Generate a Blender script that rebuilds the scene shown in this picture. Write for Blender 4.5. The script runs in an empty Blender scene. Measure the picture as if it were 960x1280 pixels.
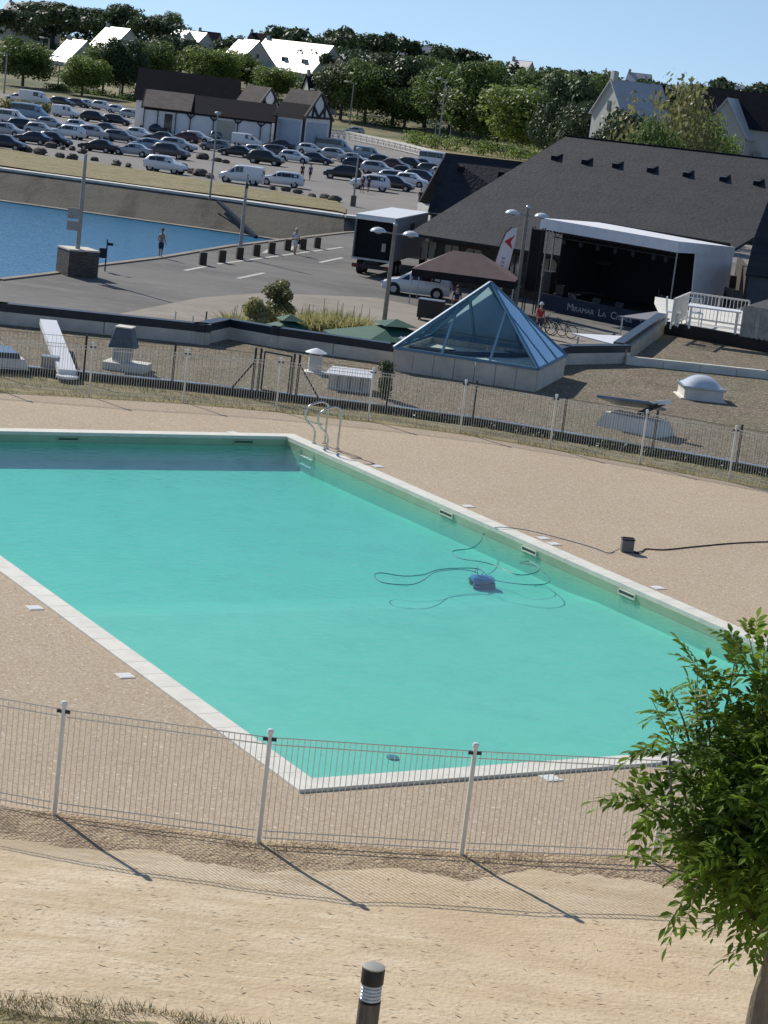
import bpy, math, random
from mathutils import Vector, Matrix, noise
R=math.radians
rnd=random.Random(7)
scene=bpy.context.scene
COL=scene.collection
# ------------------------------------------------------------------ camera
F,PITCH,ROLL,CH=2684.4,.2001,.1184,7.343
_fw=Vector((0,math.cos(PITCH),-math.sin(PITCH))); _u=Vector((0,math.sin(PITCH),math.cos(PITCH))); _r=Vector((1,0,0))
_c,_s=math.cos(ROLL),math.sin(ROLL)
RT=_c*_r+_s*_u; UP=-_s*_r+_c*_u
CAM=Vector((0,0,CH))
def ray(x,y): return _fw+RT*((x-480)/F)-UP*((y-640)/F)
def G(x,y,z=0.0):                       # where the line of sight meets the level z
    d=ray(x,y); return CAM+d*((z-CH)/d.z)
def AT(x,y,Y):                          # ... or the vertical plane at distance Y
    d=ray(x,y); return CAM+d*(Y/d.y)
def plane_hit(x,y,p,n):
    d=ray(x,y); return CAM+d*((p-CAM).dot(n)/d.dot(n))
cd=bpy.data.cameras.new('camera'); cam=bpy.data.objects.new('camera',cd); COL.objects.link(cam)
cam.matrix_world=Matrix.Translation(CAM)@Matrix((RT,UP,-_fw)).transposed().to_4x4()
cd.sensor_fit='VERTICAL'; cd.sensor_height=36; cd.lens=F/1280*36; cd.clip_start=.5; cd.clip_end=9000
scene.camera=cam
# ------------------------------------------------------------------ light
SAZ,SEL=R(40.6),R(34.8)                 # sun towards -X of +Y
sd=Vector((-math.sin(SAZ)*math.cos(SEL),math.cos(SAZ)*math.cos(SEL),math.sin(SEL)))
sl=bpy.data.lights.new('sun','SUN'); sl.energy=4.2; sl.angle=R(.45); sl.color=(1,.95,.87)
so=bpy.data.objects.new('sun',sl); COL.objects.link(so); so.rotation_euler=sd.to_track_quat('Z','Y').to_euler(); so.location=(-60,60,80)
w=bpy.data.worlds.new('World'); scene.world=w; w.use_nodes=True
nt=w.node_tree; bg=nt.nodes['Background']; sky=nt.nodes.new('ShaderNodeTexSky'); sky.sky_type='NISHITA'; sky.sun_disc=False
sky.sun_elevation=SEL; sky.sun_rotation=-SAZ; sky.air_density=1.0; sky.dust_density=.1; sky.ozone_density=1.6
tcw=nt.nodes.new('ShaderNodeTexCoord'); vm=nt.nodes.new('ShaderNodeVectorMath'); vm.operation='ADD'; vm.inputs[1].default_value=(0,0,.15)
nt.links.new(tcw.outputs['Generated'],vm.inputs[0]); nt.links.new(vm.outputs[0],sky.inputs[0])
nt.links.new(sky.outputs[0],bg.inputs[0]); bg.inputs[1].default_value=.105
scene.view_settings.view_transform='Standard'; scene.view_settings.look='None'; scene.view_settings.exposure=0.2; scene.view_settings.gamma=1
scene.render.engine='CYCLES'
try:
    scene.cycles.transparent_max_bounces=24; scene.cycles.max_bounces=8
except Exception: pass
# ------------------------------------------------------------------ materials
MATS={}
def mat(name,col,rough=.7,metal=0,spec=None,var=0,scale=5,bump=0,bscale=None,col2=None,stretch=None,detail=4,emit=None,coat=0,space='Object'):
    if name in MATS: return MATS[name]
    m=bpy.data.materials.new(name); m.use_nodes=True; t=m.node_tree; b=t.nodes['Principled BSDF']
    b.inputs['Base Color'].default_value=(*col,1); b.inputs['Roughness'].default_value=rough; b.inputs['Metallic'].default_value=metal
    if spec is not None: b.inputs['Specular IOR Level'].default_value=spec
    if coat: b.inputs['Coat Weight'].default_value=coat; b.inputs['Coat Roughness'].default_value=.08
    if var or bump or col2:
        tc=t.nodes.new('ShaderNodeTexCoord'); mp=t.nodes.new('ShaderNodeMapping'); t.links.new(tc.outputs[space],mp.inputs[0])
        if stretch: mp.inputs['Scale'].default_value=stretch
        n=t.nodes.new('ShaderNodeTexNoise'); n.inputs['Scale'].default_value=scale; n.inputs['Detail'].default_value=detail; n.inputs['Roughness'].default_value=.6
        t.links.new(mp.outputs[0],n.inputs[0])
        rp=t.nodes.new('ShaderNodeValToRGB'); rp.color_ramp.elements[0].position=.36; rp.color_ramp.elements[1].position=.64
        c2=col2 or tuple(c*(1+var) for c in col); c1=col if col2 else tuple(c*(1-var) for c in col)
        rp.color_ramp.elements[0].color=(*c1,1); rp.color_ramp.elements[1].color=(*c2,1)
        t.links.new(n.outputs[0],rp.inputs[0]); t.links.new(rp.outputs[0],b.inputs['Base Color'])
        if bump:
            n2=t.nodes.new('ShaderNodeTexNoise'); n2.inputs['Scale'].default_value=bscale or scale*4; n2.inputs['Detail'].default_value=3
            t.links.new(mp.outputs[0],n2.inputs[0])
            bp=t.nodes.new('ShaderNodeBump'); bp.inputs['Strength'].default_value=bump; bp.inputs['Distance'].default_value=.03
            t.links.new(n2.outputs[0],bp.inputs['Height']); t.links.new(bp.outputs[0],b.inputs['Normal'])
    MATS[name]=m; return m
def ground_mat(name,layers,rough=.9,bump=.4,bscale=60,space='Object',spots=None,bdist=.02):
    """base colour = successive noise mixes: layers=[col,(col,scale,stretch,lo,hi,fac)...]"""
    m=bpy.data.materials.new(name); m.use_nodes=True; t=m.node_tree; b=t.nodes['Principled BSDF']; b.inputs['Roughness'].default_value=rough
    b.inputs['Specular IOR Level'].default_value=.25
    tc=t.nodes.new('ShaderNodeTexCoord')
    prev=t.nodes.new('ShaderNodeRGB'); prev.outputs[0].default_value=(*layers[0],1); prev=prev.outputs[0]
    for (c,sc,st,lo,hi,fac) in layers[1:]:
        mp=t.nodes.new('ShaderNodeMapping'); mp.inputs['Scale'].default_value=st or (1,1,1); mp.inputs['Location'].default_value=(sc*3.1,sc*1.7,0)
        t.links.new(tc.outputs[space],mp.inputs[0])
        n=t.nodes.new('ShaderNodeTexNoise'); n.inputs['Scale'].default_value=sc; n.inputs['Detail'].default_value=5; n.inputs['Roughness'].default_value=.65
        t.links.new(mp.outputs[0],n.inputs[0])
        mr=t.nodes.new('ShaderNodeMapRange'); mr.inputs['From Min'].default_value=lo; mr.inputs['From Max'].default_value=hi; mr.inputs['To Max'].default_value=fac
        t.links.new(n.outputs[0],mr.inputs[0])
        mx=t.nodes.new('ShaderNodeMix'); mx.data_type='RGBA'; t.links.new(mr.outputs[0],mx.inputs[0]); t.links.new(prev,mx.inputs[6]); mx.inputs[7].default_value=(*c,1); prev=mx.outputs[2]
    if spots:                              # (colour, scale, amount) small chips
        for (c,sc,th) in spots:
            v=t.nodes.new('ShaderNodeTexVoronoi'); v.inputs['Scale'].default_value=sc; t.links.new(tc.outputs[space],v.inputs[0])
            sp=t.nodes.new('ShaderNodeSeparateColor'); t.links.new(v.outputs['Color'],sp.inputs[0])
            g=t.nodes.new('ShaderNodeMath'); g.operation='GREATER_THAN'; g.inputs[1].default_value=th; t.links.new(sp.outputs[0],g.inputs[0])
            mx=t.nodes.new('ShaderNodeMix'); mx.data_type='RGBA'; t.links.new(g.outputs[0],mx.inputs[0]); t.links.new(prev,mx.inputs[6]); mx.inputs[7].default_value=(*c,1); prev=mx.outputs[2]
    t.links.new(prev,b.inputs['Base Color'])
    n2=t.nodes.new('ShaderNodeTexNoise'); n2.inputs['Scale'].default_value=bscale; n2.inputs['Detail'].default_value=4; t.links.new(tc.outputs[space],n2.inputs[0])
    bp=t.nodes.new('ShaderNodeBump'); bp.inputs['Strength'].default_value=bump; bp.inputs['Distance'].default_value=bdist
    t.links.new(n2.outputs[0],bp.inputs['Height']); t.links.new(bp.outputs[0],b.inputs['Normal'])
    MATS[name]=m; return m
def glass_mat(name,tint=(.75,.88,.9),rough=.02,ior=1.5,gl=1.0):
    m=bpy.data.materials.new(name); m.use_nodes=True; t=m.node_tree; t.nodes.remove(t.nodes['Principled BSDF'])
    o=t.nodes['Material Output']; tr=t.nodes.new('ShaderNodeBsdfTransparent'); tr.inputs[0].default_value=(*tint,1)
    g=t.nodes.new('ShaderNodeBsdfGlossy'); g.inputs['Roughness'].default_value=rough
    f=t.nodes.new('ShaderNodeFresnel'); f.inputs[0].default_value=ior; mx=t.nodes.new('ShaderNodeMixShader')
    ml=t.nodes.new('ShaderNodeMath'); ml.operation='MULTIPLY'; ml.inputs[1].default_value=gl; ml.use_clamp=True; t.links.new(f.outputs[0],ml.inputs[0])
    t.links.new(ml.outputs[0],mx.inputs[0]); t.links.new(tr.outputs[0],mx.inputs[1]); t.links.new(g.outputs[0],mx.inputs[2]); t.links.new(mx.outputs[0],o.inputs[0])
    MATS[name]=m; return m
DECK=ground_mat('resin_gravel',[(.49,.385,.268),((.55,.44,.31),.35,None,.4,.6,.6),((.41,.30,.21),14,None,.45,.65,.6),((.43,.31,.21),1.2,None,.5,.7,.35)],spots=[((.58,.48,.36),40,.86),((.36,.27,.18),50,.88),((.68,.61,.50),34,.992)],bump=.5,bscale=90)
SAND=ground_mat('sandy_ground',[(.58,.45,.29),((.72,.59,.415),1.6,(.35,1.6,1),.44,.6,.9),((.42,.30,.18),1.4,(.35,1.8,1),.5,.72,.4),((.78,.66,.47),9,(.3,1.6,1),.5,.7,.6),((.36,.25,.15),22,(.5,1.3,1),.52,.72,.6),((.62,.46,.28),.3,None,.4,.6,.5)],bump=.35,bscale=22,bdist=.03)
SOIL=ground_mat('bare_soil',[(.40,.285,.18),((.56,.43,.27),2.5,(.6,1.4,1),.42,.6,.9),((.20,.13,.08),3,None,.5,.66,.7),((.66,.53,.36),14,None,.5,.7,.5)],bump=.9,bscale=25,bdist=.05)
DRYG=ground_mat('dry_grass',[(.25,.2,.1),((.33,.27,.14),.35,None,.4,.6,.8),((.13,.14,.055),.8,None,.45,.68,.8),((.40,.33,.2),5,None,.5,.7,.6)],bump=.8,bscale=18,bdist=.08)
FARG=ground_mat('far_meadow',[(.20,.17,.085),((.30,.25,.13),.03,None,.4,.6,.8),((.07,.09,.035),.05,None,.45,.6,.9),((.34,.28,.16),.4,None,.5,.7,.4)],bump=.5,bscale=2,bdist=.1)
GRAV=ground_mat('roof_gravel',[(.27,.215,.15),((.19,.15,.10),.8,None,.4,.62,.8),((.38,.32,.23),9,None,.5,.68,.7),((.15,.115,.08),12,None,.52,.7,.8),((.20,.19,.11),.35,None,.46,.62,.7),((.12,.10,.07),.9,None,.56,.68,.6)],spots=[((.50,.43,.33),26,.88),((.13,.10,.075),24,.88)],bump=1,bscale=40,bdist=.06)
ASPH=ground_mat('asphalt',[(.15,.143,.133),((.195,.185,.17),.12,(1,2,1),.4,.6,.8),((.105,.10,.095),.05,(1,3,1),.48,.6,.7),((.25,.225,.19),.9,None,.52,.72,.5),((.1,.095,.09),.5,(.3,3,1),.6,.7,.5)],bump=.3,bscale=20)
CPARK=ground_mat('car_park_asphalt',[(.21,.195,.18),((.26,.24,.215),.1,None,.4,.6,.8),((.2,.185,.165),.2,(1,3,1),.5,.66,.6)],bump=.3,bscale=10)
PAVE=ground_mat('pale_paving',[(.27,.235,.19),((.33,.29,.235),.3,None,.4,.6,.8),((.2,.175,.145),.9,None,.5,.7,.6)],bump=.3,bscale=12)
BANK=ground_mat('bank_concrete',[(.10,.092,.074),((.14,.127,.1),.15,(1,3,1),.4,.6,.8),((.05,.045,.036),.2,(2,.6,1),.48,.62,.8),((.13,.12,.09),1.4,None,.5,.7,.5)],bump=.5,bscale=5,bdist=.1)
CONC=mat('concrete',(.60,.54,.46),.85,var=.14,scale=1.5,bump=.2,bscale=25)
CONCL=mat('pale_concrete',(.68,.65,.58),.8,var=.1,scale=2,bump=.2,bscale=30)
COPE=mat('pool_coping',(.72,.69,.6),.7,var=.07,scale=3,bump=.15,bscale=40)
FWHITE=mat('fence_cream',(.80,.74,.62),.4,var=.05,scale=8)
DARKM=mat('dark_metal',(.018,.024,.035),.4,metal=.2,var=.2,scale=5)
BLACK=mat('black_plastic',(.012,.012,.014),.5,var=.2,scale=4)
BLKCLOTH=mat('black_cloth',(.008,.008,.010),.95,var=.3,scale=2)
WHITE=mat('white_paint',(.78,.78,.77),.4,var=.03,scale=3)
WHITEM=mat('white_fabric',(.72,.73,.76),.8,var=.05,scale=2)
STEEL=mat('stainless',(.62,.6,.55),.18,metal=1,var=.05,scale=5)
GALV=mat('galvanised',(.34,.33,.31),.45,metal=.5,var=.12,scale=3)
ZINC=mat('zinc_sheet',(.38,.42,.46),.32,metal=.75,var=.12,scale=2)
SLATE=ground_mat('slate_dark',[(.030,.033,.039),((.040,.042,.047),.25,(1,1,3),.4,.6,.9),((.018,.020,.024),.9,(1,1,4),.48,.66,.7),((.055,.054,.055),3,(1,1,6),.55,.75,.7),((.05,.048,.04),.12,None,.5,.7,.5)],rough=.8,bump=.8,bscale=4,bdist=.06)
SLATEB=mat('slate_black',(.014,.013,.018),.85,var=.2,scale=1,spec=.15)
TILEB=mat('weathered_tiles',(.15,.12,.1),.9,var=.2,scale=.8,bump=.3,bscale=4)
SLATEL=mat('slate_glare',(.42,.41,.40),.42,var=.08,scale=.5,spec=1.0,bump=.1,bscale=2)  # pale base colour carries part of the sun glare on these roofs
WALLW=mat('render_white',(.80,.80,.80),.85,var=.06,scale=.6)
WALLC=mat('render_cream',(.42,.42,.38),.85,var=.06,scale=.6)
TIMB=mat('dark_timber',(.025,.03,.04),.7,var=.25,scale=3)
WOODD=mat('brown_wood',(.06,.042,.03),.7,var=.3,scale=3,bump=.3)
WINL=mat('curtained_window',(.30,.26,.17),.3,var=.2,scale=2)
WIND=mat('window_dark',(.015,.018,.024),.08,spec=.8)
CARGL=mat('car_glass',(.012,.015,.02),.06,spec=.9)
TYRE=mat('tyre',(.012,.012,.012),.8); RIM=mat('alloy',(.4,.4,.42),.35,metal=.8)
HLAMP=mat('headlamp',(.6,.62,.65),.1,spec=.8); TLAMP=mat('tail_lamp',(.25,.01,.01),.2)
BLUEF=mat('blue_frame',(.10,.22,.33),.45,var=.08,scale=4)
GREENC=mat('green_canvas',(.012,.085,.055),.8,var=.12,scale=3)
BROWNC=mat('brown_canvas',(.20,.125,.11),.75,var=.1,scale=1.5)
GREYC=mat('grey_canvas',(.2,.2,.22),.7,var=.08,scale=2)
NAVY=mat('navy_cloth',(.012,.022,.045),.8,var=.2,scale=1)
RED=mat('red_print',(.5,.03,.03),.7); GREYP=mat('grey_print',(.35,.37,.42),.7)
ROCKM=mat('boulder',(.10,.085,.07),.9,var=.35,scale=2,bump=.8,bscale=6)
LINE=mat('road_paint',(.5,.47,.42),.8,var=.15,scale=4)
GLASS=glass_mat('skylight_glass',(.80,.90,.89),.05,1.5,2.1); [setattr(n_.inputs[0],'default_value',(.60,.76,.90,1)) for n_ in GLASS.node_tree.nodes if n_.type=='BSDF_GLOSSY']
CLEARP=mat('lamp_ring',(.55,.58,.58),.12,spec=.8,var=.15,scale=20)
POOLW=ground_mat('pool_lining',[(.46,.71,.51),((.53,.74,.56),.4,None,.4,.6,.8),((.40,.62,.48),1.3,None,.48,.7,.6),((.58,.76,.58),6,None,.5,.7,.5)],rough=.5,bump=.05)
POOLB=mat('pool_waterline',(.34,.44,.29),.4,var=.08,scale=2)
# water in the pool: clear surface (Fresnel) over an absorbing body
def pool_water():
    m=glass_mat('pool_water',(1,1,1),.035,1.33,1.0); t=m.node_tree
    tc=t.nodes.new('ShaderNodeTexCoord'); n=t.nodes.new('ShaderNodeTexNoise'); n.inputs['Scale'].default_value=6; n.inputs['Detail'].default_value=5
    t.links.new(tc.outputs['Object'],n.inputs[0]); bp=t.nodes.new('ShaderNodeBump'); bp.inputs['Strength'].default_value=.6; bp.inputs['Distance'].default_value=.03
    t.links.new(n.outputs[0],bp.inputs['Height'])
    for nd in t.nodes:
        if nd.type in('BSDF_GLOSSY','FRESNEL'): t.links.new(bp.outputs[0],nd.inputs['Normal'])
    gm=t.nodes.new('ShaderNodeNewGeometry'); sx_=t.nodes.new('ShaderNodeSeparateXYZ'); t.links.new(gm.outputs['True Normal'],sx_.inputs[0])
    gt_=t.nodes.new('ShaderNodeMath'); gt_.operation='GREATER_THAN'; gt_.inputs[1].default_value=.5; t.links.new(sx_.outputs[2],gt_.inputs[0])
    bf=t.nodes.new('ShaderNodeMath'); bf.operation='SUBTRACT'; bf.use_clamp=True; t.links.new(gt_.outputs[0],bf.inputs[0]); t.links.new(gm.outputs['Backfacing'],bf.inputs[1])
    mlt=t.nodes.new('ShaderNodeMath'); mlt.operation='MULTIPLY'; ms=[n_ for n_ in t.nodes if n_.type=='MIX_SHADER'][0]; src=ms.inputs[0].links[0].from_socket
    t.links.new(src,mlt.inputs[0]); t.links.new(bf.outputs[0],mlt.inputs[1]); t.links.new(mlt.outputs[0],ms.inputs[0])
    va=t.nodes.new('ShaderNodeVolumeAbsorption'); va.inputs[0].default_value=(.05,.865,.845,1); va.inputs[1].default_value=.86
    t.links.new(va.outputs[0],t.nodes['Material Output'].inputs['Volume']); return m
PWAT=pool_water()
def sea_mat():
    m=mat('sea_water',(.008,.15,.29),.14,spec=.35); t=m.node_tree; b=t.nodes['Principled BSDF']
    tc=t.nodes.new('ShaderNodeTexCoord'); mp=t.nodes.new('ShaderNodeMapping'); mp.inputs['Scale'].default_value=(1,1.6,1); mp.inputs['Rotation'].default_value=(0,0,.5)
    t.links.new(tc.outputs['Object'],mp.inputs[0]); h=None
    for sc,st in((.5,1),(2.4,.5)):
        n=t.nodes.new('ShaderNodeTexNoise'); n.inputs['Scale'].default_value=sc; n.inputs['Detail'].default_value=4; t.links.new(mp.outputs[0],n.inputs[0])
        bp=t.nodes.new('ShaderNodeBump'); bp.inputs['Strength'].default_value=.9; bp.inputs['Distance'].default_value=.25*st; t.links.new(n.outputs[0],bp.inputs['Height'])
        if h: t.links.new(h,bp.inputs['Normal'])
        h=bp.outputs[0]
    t.links.new(h,b.inputs['Normal']); return m
SEA=sea_mat()
def leaf_mat(name,c1,c2,sc=1.2,tr=.35):
    m=bpy.data.materials.new(name); m.use_nodes=True; t=m.node_tree; b=t.nodes['Principled BSDF']; b.inputs['Roughness'].default_value=.5; b.inputs['Specular IOR Level'].default_value=.3
    tc=t.nodes.new('ShaderNodeTexCoord'); n=t.nodes.new('ShaderNodeTexNoise'); n.inputs['Scale'].default_value=sc; n.inputs['Detail'].default_value=5; n.inputs['Roughness'].default_value=.7
    t.links.new(tc.outputs['Object'],n.inputs[0]); rp=t.nodes.new('ShaderNodeValToRGB'); rp.color_ramp.elements[0].position=.35; rp.color_ramp.elements[1].position=.65
    rp.color_ramp.elements[0].color=(*c1,1); rp.color_ramp.elements[1].color=(*c2,1); t.links.new(n.outputs[0],rp.inputs[0]); t.links.new(rp.outputs[0],b.inputs['Base Color'])
    tl=t.nodes.new('ShaderNodeBsdfTranslucent'); t.links.new(rp.outputs[0],tl.inputs[0]); mx=t.nodes.new('ShaderNodeMixShader'); mx.inputs[0].default_value=tr
    t.links.new(b.outputs[0],mx.inputs[1]); t.links.new(tl.outputs[0],mx.inputs[2]); t.links.new(mx.outputs[0],t.nodes['Material Output'].inputs[0])
    MATS[name]=m; return m
LF={'ash':leaf_mat('ash_leaves',(.085,.15,.02),(.20,.30,.04),7,.52),
 'dark':leaf_mat('dark_leaves',(.034,.060,.028),(.08,.115,.042),.5,.3),
 'mid':leaf_mat('green_leaves',(.075,.125,.035),(.17,.235,.065),.5,.45),
 'light':leaf_mat('light_leaves',(.115,.175,.04),(.25,.32,.075),.6,.48),
 'olive':leaf_mat('olive_leaves',(.14,.15,.06),(.30,.29,.12),.6,.4),
 'reed':leaf_mat('reed_leaves',(.24,.23,.09),(.50,.46,.22),2,.45),
 'hedge':leaf_mat('hedge_leaves',(.03,.05,.018),(.08,.10,.035),1,.25)}
BARK=mat('bark',(.12,.095,.07),.9,var=.35,scale=4,bump=.8,bscale=14,stretch=(3,3,.6))
BARKL=mat('pale_bark',(.20,.165,.12),.9,var=.3,scale=5,bump=.8,bscale=16,stretch=(3,3,.5))
def paint(c):
    n='paint_%d_%d_%d'%tuple(int(v*999) for v in c)
    return mat(n,c,.32,coat=.6,metal=.1,var=.03,scale=1)
# ------------------------------------------------------------------ mesh builder
class MB:
    def __init__(s): s.v=[];s.f=[];s.m=[]
    def add(s,vs,fs,mi=0):
        o=len(s.v); s.v+=[tuple(v) for v in vs]; s.f+=[tuple(o+i for i in f) for f in fs]; s.m+=[mi]*len(fs); return s
    def box(s,c,d,mi=0,rz=0,ry=0,rx=0):
        M=Matrix.Rotation(rz,3,'Z')@Matrix.Rotation(ry,3,'Y')@Matrix.Rotation(rx,3,'X'); c=Vector(c); vs=[]
        for x in(-.5,.5):
            for y in(-.5,.5):
                for z in(-.5,.5): vs.append(c+M@Vector((x*d[0],y*d[1],z*d[2])))
        return s.add(vs,[(0,1,3,2),(4,6,7,5),(0,4,5,1),(2,3,7,6),(0,2,6,4),(1,5,7,3)],mi)
    def bar(s,a,b,wd,ht=None,mi=0,up=(0,0,1)):
        a=Vector(a);b=Vector(b);d=(b-a); 
        if d.length<1e-6: return s
        d.normalize(); ht=ht or wd; up=Vector(up)
        if abs(d.dot(up))>.98: up=Vector((1,0,0)) if abs(d.x)<.9 else Vector((0,1,0))
        x=d.cross(up).normalized(); y=x.cross(d).normalized(); vs=[]
        for p in(a,b):
            for i,j in((-1,-1),(1,-1),(1,1),(-1,1)): vs.append(p+x*wd/2*i+y*ht/2*j)
        return s.add(vs,[(0,3,2,1),(4,5,6,7),(0,1,5,4),(1,2,6,5),(2,3,7,6),(3,0,4,7)],mi)
    def tube(s,pts,r,n=8,mi=0,cap=True):
        pts=[Vector(p) for p in pts]; rs=r if isinstance(r,(list,tuple)) else [r]*len(pts); o=len(s.v); vs=[];fs=[]; px=None
        for i,p in enumerate(pts):
            d=(pts[min(i+1,len(pts)-1)]-pts[max(i-1,0)]).normalized()
            if px is None:
                a=Vector((0,0,1)) if abs(d.z)<.9 else Vector((1,0,0)); px=d.cross(a).normalized()
            px=(px-d*px.dot(d)).normalized(); py=d.cross(px)
            for k in range(n):
                a=2*math.pi*k/n; vs.append(p+(px*math.cos(a)+py*math.sin(a))*rs[i])
        for i in range(len(pts)-1):
            for k in range(n): fs.append((i*n+k,i*n+(k+1)%n,(i+1)*n+(k+1)%n,(i+1)*n+k))
        if cap: fs.append(tuple(range(n-1,-1,-1))); fs.append(tuple((len(pts)-1)*n+k for k in range(n)))
        return s.add(vs,fs,mi)
    def lathe(s,prof,n=20,c=(0,0,0),mi=0):
        c=Vector(c); vs=[];fs=[]
        for (r,z) in prof:
            for k in range(n): a=2*math.pi*k/n; vs.append(c+Vector((r*math.cos(a),r*math.sin(a),z)))
        for i in range(len(prof)-1):
            for k in range(n): fs.append((i*n+k,i*n+(k+1)%n,(i+1)*n+(k+1)%n,(i+1)*n+k))
        fs.append(tuple(range(n-1,-1,-1))); fs.append(tuple((len(prof)-1)*n+k for k in range(n)))
        return s.add(vs,fs,mi)
    def prism(s,poly,z0,z1,mi=0):
        n=len(poly); vs=[(p[0],p[1],z0) for p in poly]+[(p[0],p[1],z1) for p in poly]
        return s.add(vs,[tuple(range(n-1,-1,-1)),tuple(range(n,2*n))]+[(i,(i+1)%n,n+(i+1)%n,n+i) for i in range(n)],mi)
    def slab(s,poly,t,mi=0):               # 3-D planar polygon thickened downward
        p=[Vector(q) for q in poly]; nrm=Vector((0,0,0))
        for i in range(len(p)): nrm+=p[i].cross(p[(i+1)%len(p)])
        nrm.normalize()
        if nrm.z<0: nrm=-nrm; p.reverse()
        n=len(p); vs=p+[q-nrm*t for q in p]
        return s.add(vs,[tuple(range(n)),tuple(range(2*n-1,n-1,-1))]+[(i,n+i,n+(i+1)%n,(i+1)%n) for i in range(n)],mi)
    def ell(s,c,r,seg=10,rings=6,mi=0,jit=0,rs=None):
        c=Vector(c); vs=[];fs=[]; g=rs or rnd
        vs.append(c+Vector((0,0,r[2])))
        for i in range(1,rings):
            ph=math.pi*i/rings
            for k in range(seg):
                a=2*math.pi*k/seg; q=1+jit*(g.random()-.5); vs.append(c+Vector((r[0]*math.sin(ph)*math.cos(a)*q,r[1]*math.sin(ph)*math.sin(a)*q,r[2]*math.cos(ph)*q)))
        vs.append(c-Vector((0,0,r[2])))
        for k in range(seg): fs.append((0,1+k,1+(k+1)%seg))
        for i in range(rings-2):
            for k in range(seg): a=1+i*seg; fs.append((a+k,a+seg+k,a+seg+(k+1)%seg,a+(k+1)%seg))
        l=len(vs)-1; a=1+(rings-2)*seg
        for k in range(seg): fs.append((l,a+(k+1)%seg,a+k))
        return s.add(vs,fs,mi)
    def build(s,name,mats,parent=None,smooth=None,bevel=0):
        me=bpy.data.meshes.new(name); me.from_pydata(s.v,[],s.f); 
        if not isinstance(mats,(list,tuple)): mats=[mats]
        for m in mats: me.materials.append(m)
        if len(mats)>1: me.polygons.foreach_set('material_index',s.m)
        if smooth:
            me.polygons.foreach_set('use_smooth',[True]*len(me.polygons)); me.set_sharp_from_angle(angle=R(smooth))
        me.update(); o=bpy.data.objects.new(name,me); COL.objects.link(o)
        if parent: o.parent=parent
        if bevel:
            b=o.modifiers.new('bevel','BEVEL'); b.width=bevel; b.segments=2; b.limit_method='ANGLE'
        return o
def tag(o,label=None,cat=None,group=None,kind=None):
    if label: o['label']=label
    if cat: o['category']=cat
    if group: o['group']=group
    if kind: o['kind']=kind
    return o
def thing(name,label,cat,loc=(0,0,0),rz=0,group=None):
    o=bpy.data.objects.new(name,None); o.empty_display_size=.3; COL.objects.link(o); o.location=loc; o.rotation_euler=(0,0,rz)
    return tag(o,label,cat,group)
KIDS={}
def dup(src,loc,rz=0,label=None,sc=1,paintm=None):
    def cp(o,par):
        c=o.copy(); COL.objects.link(c); c.parent=par
        for ch in o.children: cp(ch,c)
        return c
    r=cp(src,None); r.location=loc; r.rotation_euler=(0,0,rz); r.scale=(sc,sc,sc) if not isinstance(sc,tuple) else sc
    if label: r['label']=label
    return r
def struct(name,mb,m,**k): return tag(mb.build(name,m,**k),kind='structure')
def sheet(name,pts,z,m,thick=0):
    mb=MB(); mb.add([(p[0],p[1],z) for p in pts],[tuple(range(len(pts)))]); o=struct(name,mb,m)
    if o.data.polygons[0].normal.z<0: o.data.flip_normals()
    return o
def facing(a,b): return math.atan2(b[1]-a[1],b[0]-a[0])
def lerp(a,b,t): return Vector(a)*(1-t)+Vector(b)*t
def interp(x,tab):
    if x<=tab[0][0]: return tab[0][1]
    for (a,b),(c,d) in zip(tab,tab[1:]):
        if x<=c: return b+(d-b)*(x-a)/(c-a)
    return tab[-1][1]
QZ=-5.0
# ================================================================== POOL
PA=Vector((-.527,21.169,0)); TH=.5455; PWD,PLN=9.996,19.321
e1=Vector((math.cos(TH),math.sin(TH),0)); e2=Vector((-math.sin(TH),math.cos(TH),0))
def PP(a,b,z=0): v=PA+e1*a+e2*b; return Vector((v.x,v.y,z))
CW=.31; WZ=-.15
# deck around the pool hole
outer=[G(-60,1008),G(68,1016),G(323,1051),G(577,1066),G(830,1070),G(1010,1062),(22,21.5,0),(30,35,0),G(1100,650),G(911,603),G(800,582),G(687.5,562),G(575,543),G(460,528),G(345,515.5),G(229,505),G(111,498),G(-10,491),(-14,44.2,0),(-30,40,0),(-20,18,0)]
hole=[PP(0,0),PP(PWD,0),PP(PWD,PLN),PP(0,PLN)]
def sheet_with_hole(name,outer,hole,z,m):
    # bridge the hole into the outline through triangulation
    from mathutils.geometry import tessellate_polygon
    o=[Vector((p[0],p[1],0)) for p in outer]; h=[Vector((p[0],p[1],0)) for p in hole]
    tri=tessellate_polygon([o,h]); mb=MB(); mb.add([(p.x,p.y,z) for p in o+h],[tuple(t) for t in tri]); ob=struct(name,mb,m)
    for p in ob.data.polygons:
        if p.normal.z<0: p.flip()
    return ob
sheet_with_hole('pool_deck',outer,[PP(.02,.02),PP(PWD-.02,.02),PP(PWD-.02,PLN-.02),PP(.02,PLN-.02)],0,DECK)
pool=thing('swimming_pool','large rectangular outdoor swimming pool of turquoise water with pale stone coping','swimming pool',PP(PWD/2,PLN/2),TH)
def PL(a,b,z=0): return Vector((a-PWD/2,b-PLN/2,z))       # local pool coords
mb=MB()
def ring(mb,i0,i1,z,t):
    pass
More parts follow.
